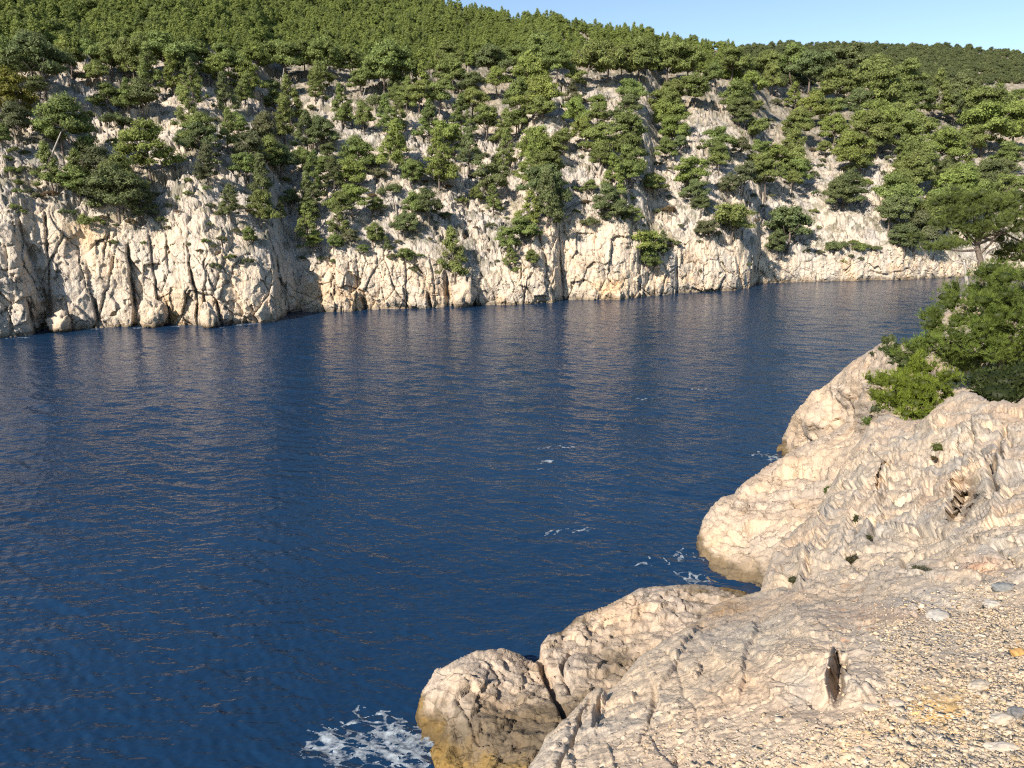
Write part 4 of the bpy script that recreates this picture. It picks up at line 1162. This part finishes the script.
def forest(name, P, S_, fc):
    me = bpy.data.meshes.new(name)
    me.from_pydata([tuple(map(float, p)) for p in P], [], [])
    a = me.attributes.new('size', 'FLOAT', 'POINT'); a.data.foreach_set('value', np.array(S_, np.float32))
    fo = link(name, me); tag(fo, kind='stuff')
    ng = bpy.data.node_groups.new(name, 'GeometryNodeTree')
    ng.interface.new_socket('Geometry', in_out='INPUT', socket_type='NodeSocketGeometry')
    ng.interface.new_socket('Geometry', in_out='OUTPUT', socket_type='NodeSocketGeometry')
    gi = ng.nodes.new('NodeGroupInput'); go = ng.nodes.new('NodeGroupOutput')
    ci = ng.nodes.new('GeometryNodeCollectionInfo'); ci.inputs['Collection'].default_value = fc
    ci.inputs['Separate Children'].default_value = True; ci.inputs['Reset Children'].default_value = True
    ip = ng.nodes.new('GeometryNodeInstanceOnPoints'); ip.inputs['Pick Instance'].default_value = True
    rv = ng.nodes.new('FunctionNodeRandomValue'); rv.data_type = 'FLOAT_VECTOR'
    rv.inputs[0].default_value = (-0.10, -0.10, 0); rv.inputs[1].default_value = (0.10, 0.10, 6.28)
    na = ng.nodes.new('GeometryNodeInputNamedAttribute'); na.data_type = 'FLOAT'; na.inputs['Name'].default_value = 'size'
    ng.links.new(gi.outputs[0], ip.inputs['Points']); ng.links.new(ci.outputs[0], ip.inputs['Instance'])
    ng.links.new(rv.outputs[0], ip.inputs['Rotation'])
    ng.links.new(na.outputs['Attribute'], ip.inputs['Scale'])
    ng.links.new(ip.outputs[0], go.inputs[0])
    md = fo.modifiers.new(name, 'NODES'); md.node_group = ng
far_ = np.array(far_); pts = np.array(pts); scl = np.array(scl)
forest('forest', pts[~far_], scl[~far_], fc1)
forest('distant_forest', pts[far_], scl[far_] * .85, fc2)
print('FAR', far_.sum())

# dead trunks and the bare stems that catch the light
def dead(pts_, Yoff, r, label, name='dead_tree'):
    p0, _ = hill_at(*pts_[0])
    path = [np.array(p0) - np.array([0, 0, .3])]
    for (x, y) in pts_[1:]:
        path.append(at(x, y, p0[1] + Yoff))
    base = path[0].copy()
    path = np.array(path); t = np.linspace(0, 1, len(path))
    V, F = tube(path - base, r * (1 - .6 * t), 7)
    o = link(name, new_mesh(name, V, F, M_DEAD, smooth=True)); o.location = base
    tag(o, label, 'dead tree', 'bare dead trunks on the far slope')
dead([(87,74),(86,66),(85,57),(84,47)], 0.2, 0.16, 'upright bare white trunk standing before the forest at upper left')
dead([(50,162),(53,152),(57,142),(61,132)], -0.5, 0.17, 'leaning bleached trunk below a bushy green pine at far left')
dead([(283,90),(283,82),(283,76),(284,68)], 0.1, 0.16, 'short pale upright trunk under a dark pine above the deep dark cleft')
dead([(128,112),(127,104),(127,92),(126,84)], 0.0, 0.13, 'grey upright trunk among the small pines of the upper left slope')
dead([(236,180),(231,172),(226,168),(219,166)], 0.0, 0.10, 'thin fallen pale branchy trunk lying above the left cliffs')
dead([(362,100),(364,93),(366,86),(368,80)], 0.0, 0.10, 'thin slanting pale stem at the lower edge of the forest, left of centre')

# waterline boulders of the far shore
def boulder(px, py, wpx, hpx, label, seed):
    p = on_level(px, py + hpx * .5)
    dist = np.linalg.norm(p - np.array([0, 0, CAM_H])); s = wpx / FPX * dist / 2
    v = IV4 * (1 + 0.20 * fbm(IV4 * 1.3 + seed * 3, 3, seed)[:, None] + 0.30 * facets(IV4 * 1.5 + seed, seed, 1.0)[0][:, None] + 0.1 * facets(IV4 * 4 + seed, seed + 3, 1.0)[0][:, None])
    v = v * np.array([1, 0.9, hpx / wpx * 1.25]) * s
    zf = v[:, 2] + hpx / FPX * dist * .45
    c = np.repeat(np.array([[.60, .50, .385]]), len(v), 0) * (1 + .1 * fbm(v, 3, 4))[:, None]
    tide = np.exp(-((zf - .1) / .45) ** 2)[:, None]; c = c * (1 - tide) + np.array([.16, .12, .07]) * tide
    o = link('boulder', new_mesh('boulder', v, IF4, M_FAR, c))
    o.location = p + np.array([0, s * .4, hpx / FPX * dist * .45])
    tag(o, label, 'boulder', 'boulders at the foot of the far cliffs')
boulder(59, 324, 17, 16, 'round pale boulder at the waterline under the shadowed left cliff', 1)
boulder(134, 317, 11, 16, 'small brown boulder at the foot of the narrow dark cleft', 2)
boulder(462, 294, 24, 26, 'rounded pale boulder at the waterline below the green ledge pine, at the centre', 3)
boulder(153, 316, 22, 22, 'squat pale boulder right of the small brown boulder', 4)
boulder(208, 318, 14, 20, 'upright pale boulder beside an ochre-stained cliff foot', 5)

# ------------------------------------------------------------------ the near pines
def near_foliage(pads, rs, size, dens, per, tone=1.0):
    """pads = (centre, radii); needle tufts all over their upper shells"""
    Vs, Fs, Ts, off = [], [], [], 0
    for c, r in pads:
        tn0 = rs.uniform(.85, 1.15)
        sub = []
        nsub = 10
        for i in range(nsub):
            d = sph(1, rs)[0]; d[2] = d[2] * .7 + .12
            sub.append((c + d * r * rs.uniform(.5, .9), r * rs.uniform(.28, .42)))
        for (cc, r2) in sub:
            tn = tn0 * rs.uniform(.85, 1.15)
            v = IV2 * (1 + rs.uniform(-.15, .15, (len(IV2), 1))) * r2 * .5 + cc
            Vs.append(v); Fs.append(IF2 + off); off += len(v); Ts.append(np.full(len(v), .30 * tn))  # dark cores: shade between the tufts put into the colour
            rm = float(np.mean(r2))
            n = int(dens * 1.9 * 12.6 * rm * rm / (size * size))
            d = sph(n, rs)
            p = d * r2 * rs.uniform(.65, 1.08, (n, 1)) + cc
            V, F, T = tuft_cloud(p, d * .8 + np.array([0, 0, .65]), size * .92, int(per * 1.9), rs, 0.08, 0.60, tn * rs.uniform(.75, 1.25, n))
            Vs.append(V); Fs.append(F + off); off += len(V); Ts.append(T)
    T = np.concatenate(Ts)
    return np.concatenate(Vs), np.concatenate(Fs), T

def px_pad(x, y, wx, wy, Yd, gw=1.0, gh=1.0):
    wx, wy = wx * gw, wy * gh
    c = at(x, y, Yd); s = np.linalg.norm(c - np.array([0, 0, CAM_H])) / FPX
    return c, np.array([wx * s / 2, wx * s / 2 * .9, wy * s / 2])

def near_pine(name, base, trunk, pads, label, cat, colr, size, dens=0.35, per=9, seed=0, trunk_r=0.14, dead_br=(), gw=1.08, gh=1.5):
    rs = np.random.RandomState(seed)
    o = thing(name, base, label, cat)
    b0 = np.array(base, float)
    pads = [px_pad(*p, gw, gh) for p in pads]
    V, F, T = near_foliage(pads, rs, size, dens, per)
    col = np.stack([T, T, T], -1)
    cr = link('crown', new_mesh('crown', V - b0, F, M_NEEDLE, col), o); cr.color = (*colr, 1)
    tp = np.array(trunk, float); tq = np.linspace(0, 1, 14)
    sm = np.stack([np.interp(tq, np.linspace(0, 1, len(tp)), tp[:, i]) for i in range(3)], -1)
    sm += 0.03 * np.stack([np.sin(tq * 9), np.cos(tq * 7), tq * 0], -1)
    V, F = tube(sm - b0, trunk_r * (1 - .55 * tq), 9)
    link('trunk', new_mesh('trunk', V, F, M_BARK, smooth=True), o)
    for c, r in pads:
        k = int(rs.uniform(6, 13)); s = sm[k]
        q = np.linspace(0, 1, 8)[:, None]
        mid = (s + c) / 2 + np.array([0, 0, -0.12 * np.linalg.norm(c - s)])
        path = (1 - q) ** 2 * s + 2 * q * (1 - q) * mid + q ** 2 * (c + np.array([0, 0, -r[2] * .2]))
        V, F = tube(path - b0, trunk_r * .42 * (1 - .75 * q[:, 0]), 6)
        link('branch', new_mesh('branch', V, F, M_BARK, smooth=True), o)
    for br in dead_br:
        path = np.array(br, float); q = np.linspace(0, 1, 8)
        sm2 = np.stack([np.interp(q, np.linspace(0, 1, len(path)), path[:, i]) for i in range(3)], -1)
        V, F = tube(sm2 - b0, trunk_r * .24 * (1 - .7 * q), 6)
        link('dead_branch', new_mesh('dead_branch', V, F, M_DEAD, smooth=True), o)
    return o

# umbrella-shaped pine standing behind, seen against the far shore
Y2 = 46
near_pine('pine_tree', at(981, 296, Y2), [at(981, 300, Y2), at(981, 275, Y2), at(980, 258, Y2), at(977, 246, Y2), at(984, 226, Y2), at(990, 205, Y2)],
          [(936,243,44,17,Y2-1),(962,236,36,18,Y2),(958,222,40,18,Y2+1),(975,212,40,20,Y2-.5),(990,200,44,22,Y2),(1010,206,40,22,Y2+.5),(1004,226,40,24,Y2-1),(1018,240,40,26,Y2),(1022,218,36,26,Y2-1),
           (950,206,34,16,Y2+1),(1010,256,34,16,Y2+1),(1040,215,44,30,Y2),(1045,245,40,30,Y2),(970,195,34,14,Y2+1),(984,228,26,14,Y2-1)],
          'umbrella-crowned pine at far right with bare grey branches against the far shore', 'pine tree', (0.135, 0.170, 0.042), 0.17, 0.36, 7, 3, 0.22,
          [[at(979,262,Y2),at(966,256,Y2),at(955,262,Y2),at(948,258,Y2)],[at(980,270,Y2),at(968,266,Y2),at(956,262,Y2)],[at(978,250,Y2),at(970,244,Y2),at(972,236,Y2)],[at(980,262,Y2),at(990,250,Y2),at(1000,246,Y2)],
           [at(964,262,Y2),at(958,254,Y2),at(952,250,Y2)]], 1.1, 1.4)
for i, (x0, y0, x1, y1) in enumerate([(968, 283, 964, 260), (990, 288, 991, 262)]):
    p0, p1 = at(x0, y0 + 8, Y2 - 1), at(x1, y1, Y2 - 1)
    V, F = tube(np.linspace(p0, p1, 6) - p0, 0.11 * (1 - .4 * np.linspace(0, 1, 6)), 8)
    o = link('dead_tree', new_mesh('dead_tree', V, F, M_DEAD, smooth=True)); o.location = p0
    tag(o, ['pale broken trunk left of the umbrella-crowned pine stem', 'pale broken trunk right of the umbrella-crowned pine stem'][i], 'dead tree')
# large near pine at the right edge
Y3 = 22
near_pine('pine_tree', at(1000, 392, Y3), [at(1000, 396, Y3), at(1003, 360, Y3), at(1000, 330, Y3), at(1008, 300, Y3)],
          [(1008,276,52,26,Y3),(990,290,34,18,Y3+1),(1030,290,50,34,Y3),(1000,306,60,24,Y3-.6),(965,306,44,22,Y3+.3),(945,322,42,24,Y3+.5),(972,326,44,26,Y3-.6),(1012,330,56,30,Y3-1),(930,318,22,18,Y3+.6),
           (928,338,26,20,Y3),(950,346,46,22,Y3-.4),(985,346,44,24,Y3-.8),(935,355,34,16,Y3),(1040,330,60,50,Y3),(1000,318,40,24,Y3+1),(960,352,40,16,Y3),(953,290,14,22,Y3+1.5),(1035,365,60,26,Y3),(905,350,24,14,Y3+1),(1020,352,44,20,Y3-.5),(985,368,60,22,Y3+.8),(1015,378,50,20,Y3+.6),(968,360,30,16,Y3+1)],
          'large mid-green pine filling the right edge above the near rocks', 'pine tree', (0.140, 0.188, 0.036), 0.12, 0.42, 9, 5, 0.17,
          [])
# young pine bush in front of it
Y4 = 19.5
near_pine('pine_bush', at(918, 418, Y4), [at(918, 420, Y4), at(919, 408, Y4), at(920, 392, Y4), at(922, 372, Y4)],
          [(924,366,24,26,Y4+.2),(938,380,34,22,Y4),(928,392,48,24,Y4-.5),(905,398,44,26,Y4-.5),(918,408,52,20,Y4-.8),(895,384,36,18,Y4),(880,380,26,14,Y4+.1),(878,395,22,10,Y4),(908,378,30,18,Y4+.3),(940,396,24,20,Y4),(888,404,20,12,Y4-.3)],
          'young yellow-green pine bush at the edge of the pale rocks, left of the large pine', 'pine bush', (0.185, 0.235, 0.030), 0.12, 0.46, 9, 8, 0.06)
near_pine('pine_bush', at(900, 368, 25), [at(900, 372, 25), at(900, 362, 25), at(902, 352, 25)],
          [(903,352,34,14,25),(912,362,32,12,24.6),(890,348,18,8,25.5),(902,366,26,9,24.5)],
          'low dull green pine bush on the rock crest behind the yellow-green bush', 'pine bush', (0.080, 0.115, 0.030), 0.13, 0.4, 8, 9, 0.05)

# leathery evergreen ground shrubs and cushions on the near rock
def low_shrub(name, px, py, Yd, pads, label, cat, colr, size=0.05, narrow=.5, seed=0, dens=.5):
    rs = np.random.RandomState(seed + 70)
    base = at(px, py, Yd)
    Vs, Fs, Ts, off = [], [], [], 0
    for p in pads:
        c, r = px_pad(*p)
        v = IV2 * (1 + rs.uniform(-.15, .15, (len(IV2), 1))) * r * .8 + c
        Vs.append(v); Fs.append(IF2 + off); off += len(v); Ts.append(np.full(len(v), .5))  # core toned down to stand in for shade inside the foliage
        n = int(dens * 12.6 * float(np.mean(r)) ** 2 / size ** 2)
        d = sph(n, rs); pt = d * r * rs.uniform(.75, 1.1, (n, 1)) + c
        V, F, T = tuft_cloud(pt, d + np.array([0, 0, .3]), size, 4, rs, narrow, .6)
        Vs.append(V); Fs.append(F + off); off += len(V); Ts.append(T)
    T = np.concatenate(Ts)
    root = thing(name, base, label, cat)
    o = link('foliage', new_mesh('foliage', np.concatenate(Vs) - base, np.concatenate(Fs), M_NEEDLE, np.stack([T] * 3, -1)), root)
    o.color = (*colr, 1)
    parts = []
    for k in range(3):
        a = k * 2.1; q = np.linspace(0, 1, 4)
        L_ = float(np.mean(px_pad(*pads[0])[1]))
        parts.append(tube(np.stack([q * .5 * L_ * math.cos(a), q * .5 * L_ * math.sin(a), -.05 + q * L_ * .6], -1), .012 * (1 - .6 * q), 5))
    V, F = join(parts)
    link('stem', new_mesh('stem', V, F, M_BARK, smooth=True), root)
low_shrub('shrub', 1000, 400, 16.5, [(985,380,30,18,17.5),(1005,382,40,24,17),(1000,394,34,18,16.5),(1025,380,40,30,17),(985,392,24,16,17),(1040,395,40,26,16.5)],
          'dark leathery shrub under the large pine, hanging over the grey slabs', 'shrub', (0.045, 0.062, 0.016), 0.06, .6, 1)
def cushion(px, py, wpx, hpx, label, colr, seed, name='cushion_plant'):
    k = np.argmin((gx - px) ** 2 + (gy - py) ** 2); Yd = P1[k][1] - 0.04
    s = Yd / FPX
    rs = np.random.RandomState(seed)
    pads = [(px + rs.uniform(-.3, .3) * wpx, py + rs.uniform(-.25, .25) * hpx, wpx * rs.uniform(.35, .6), hpx * rs.uniform(.5, .8), Yd) for _ in range(5)]
    low_shrub(name, px, py, Yd, pads, label, 'plant', colr, max(2.0 * s, .015), .35, seed, .7)
cushion(946, 449, 32, 10, 'spiky yellow-green cushion plant on the shelf between the grey slabs', (.12,.14,.035), 1)
cushion(856, 528, 10, 26, 'narrow dark plant growing in a crack of the grey slab', (.05,.06,.02), 2)
cushion(853, 560, 14, 12, 'small brownish plant in the crack below the narrow dark plant', (.07,.065,.03), 3)
cushion(866, 537, 10, 5, 'tiny plant just right of the narrow dark crack plant', (.08,.085,.035), 4)
cushion(922, 572, 30, 9, 'flat grey-green plant between the slabs and the gravel', (.10,.10,.06), 5)
cushion(812, 563, 10, 5, 'small dark tuft on the left flank of the grey slab, above the lowest tuft', (.08,.085,.04), 6)
cushion(795, 580, 14, 6, 'lowest dark tuft on the left flank of the grey slab', (.08,.085,.04), 7)
cushion(934, 458, 8, 4, 'brown tuft just under the spiky yellow-green cushion', (.12,.09,.04), 8)
def shore_plant(px, py, Yd, wpx, hpx, label, colr, seed):
    pads = [(px - wpx * .2, py, wpx * .55, hpx, Yd), (px + wpx * .2, py - hpx * .1, wpx * .55, hpx, Yd)]
    low_shrub('cushion_plant', px, py, Yd, pads, label, 'plant', colr, .10, .4, seed, .7)
shore_plant(831, 490, 35.0, 14, 8, 'green tuft on the big cream boulder beside the grey slab', (.10,.14,.03), 11)
shore_plant(869, 421, 33.5, 12, 8, 'small bright green plant below the yellow-green pine bush', (.10,.15,.03), 12)
shore_plant(874, 353, 41.5, 10, 3, 'dark flat plant on the crest of the pale promontory', (.07,.09,.03), 13)
shore_plant(888, 340, 42, 14, 9, 'pale green pine seedling on the topmost crest of the promontory', (.12,.15,.05), 14)
shore_plant(876, 409, 30, 12, 8, 'grey-green plant left of the yellow-green pine bush', (.11,.13,.06), 15)
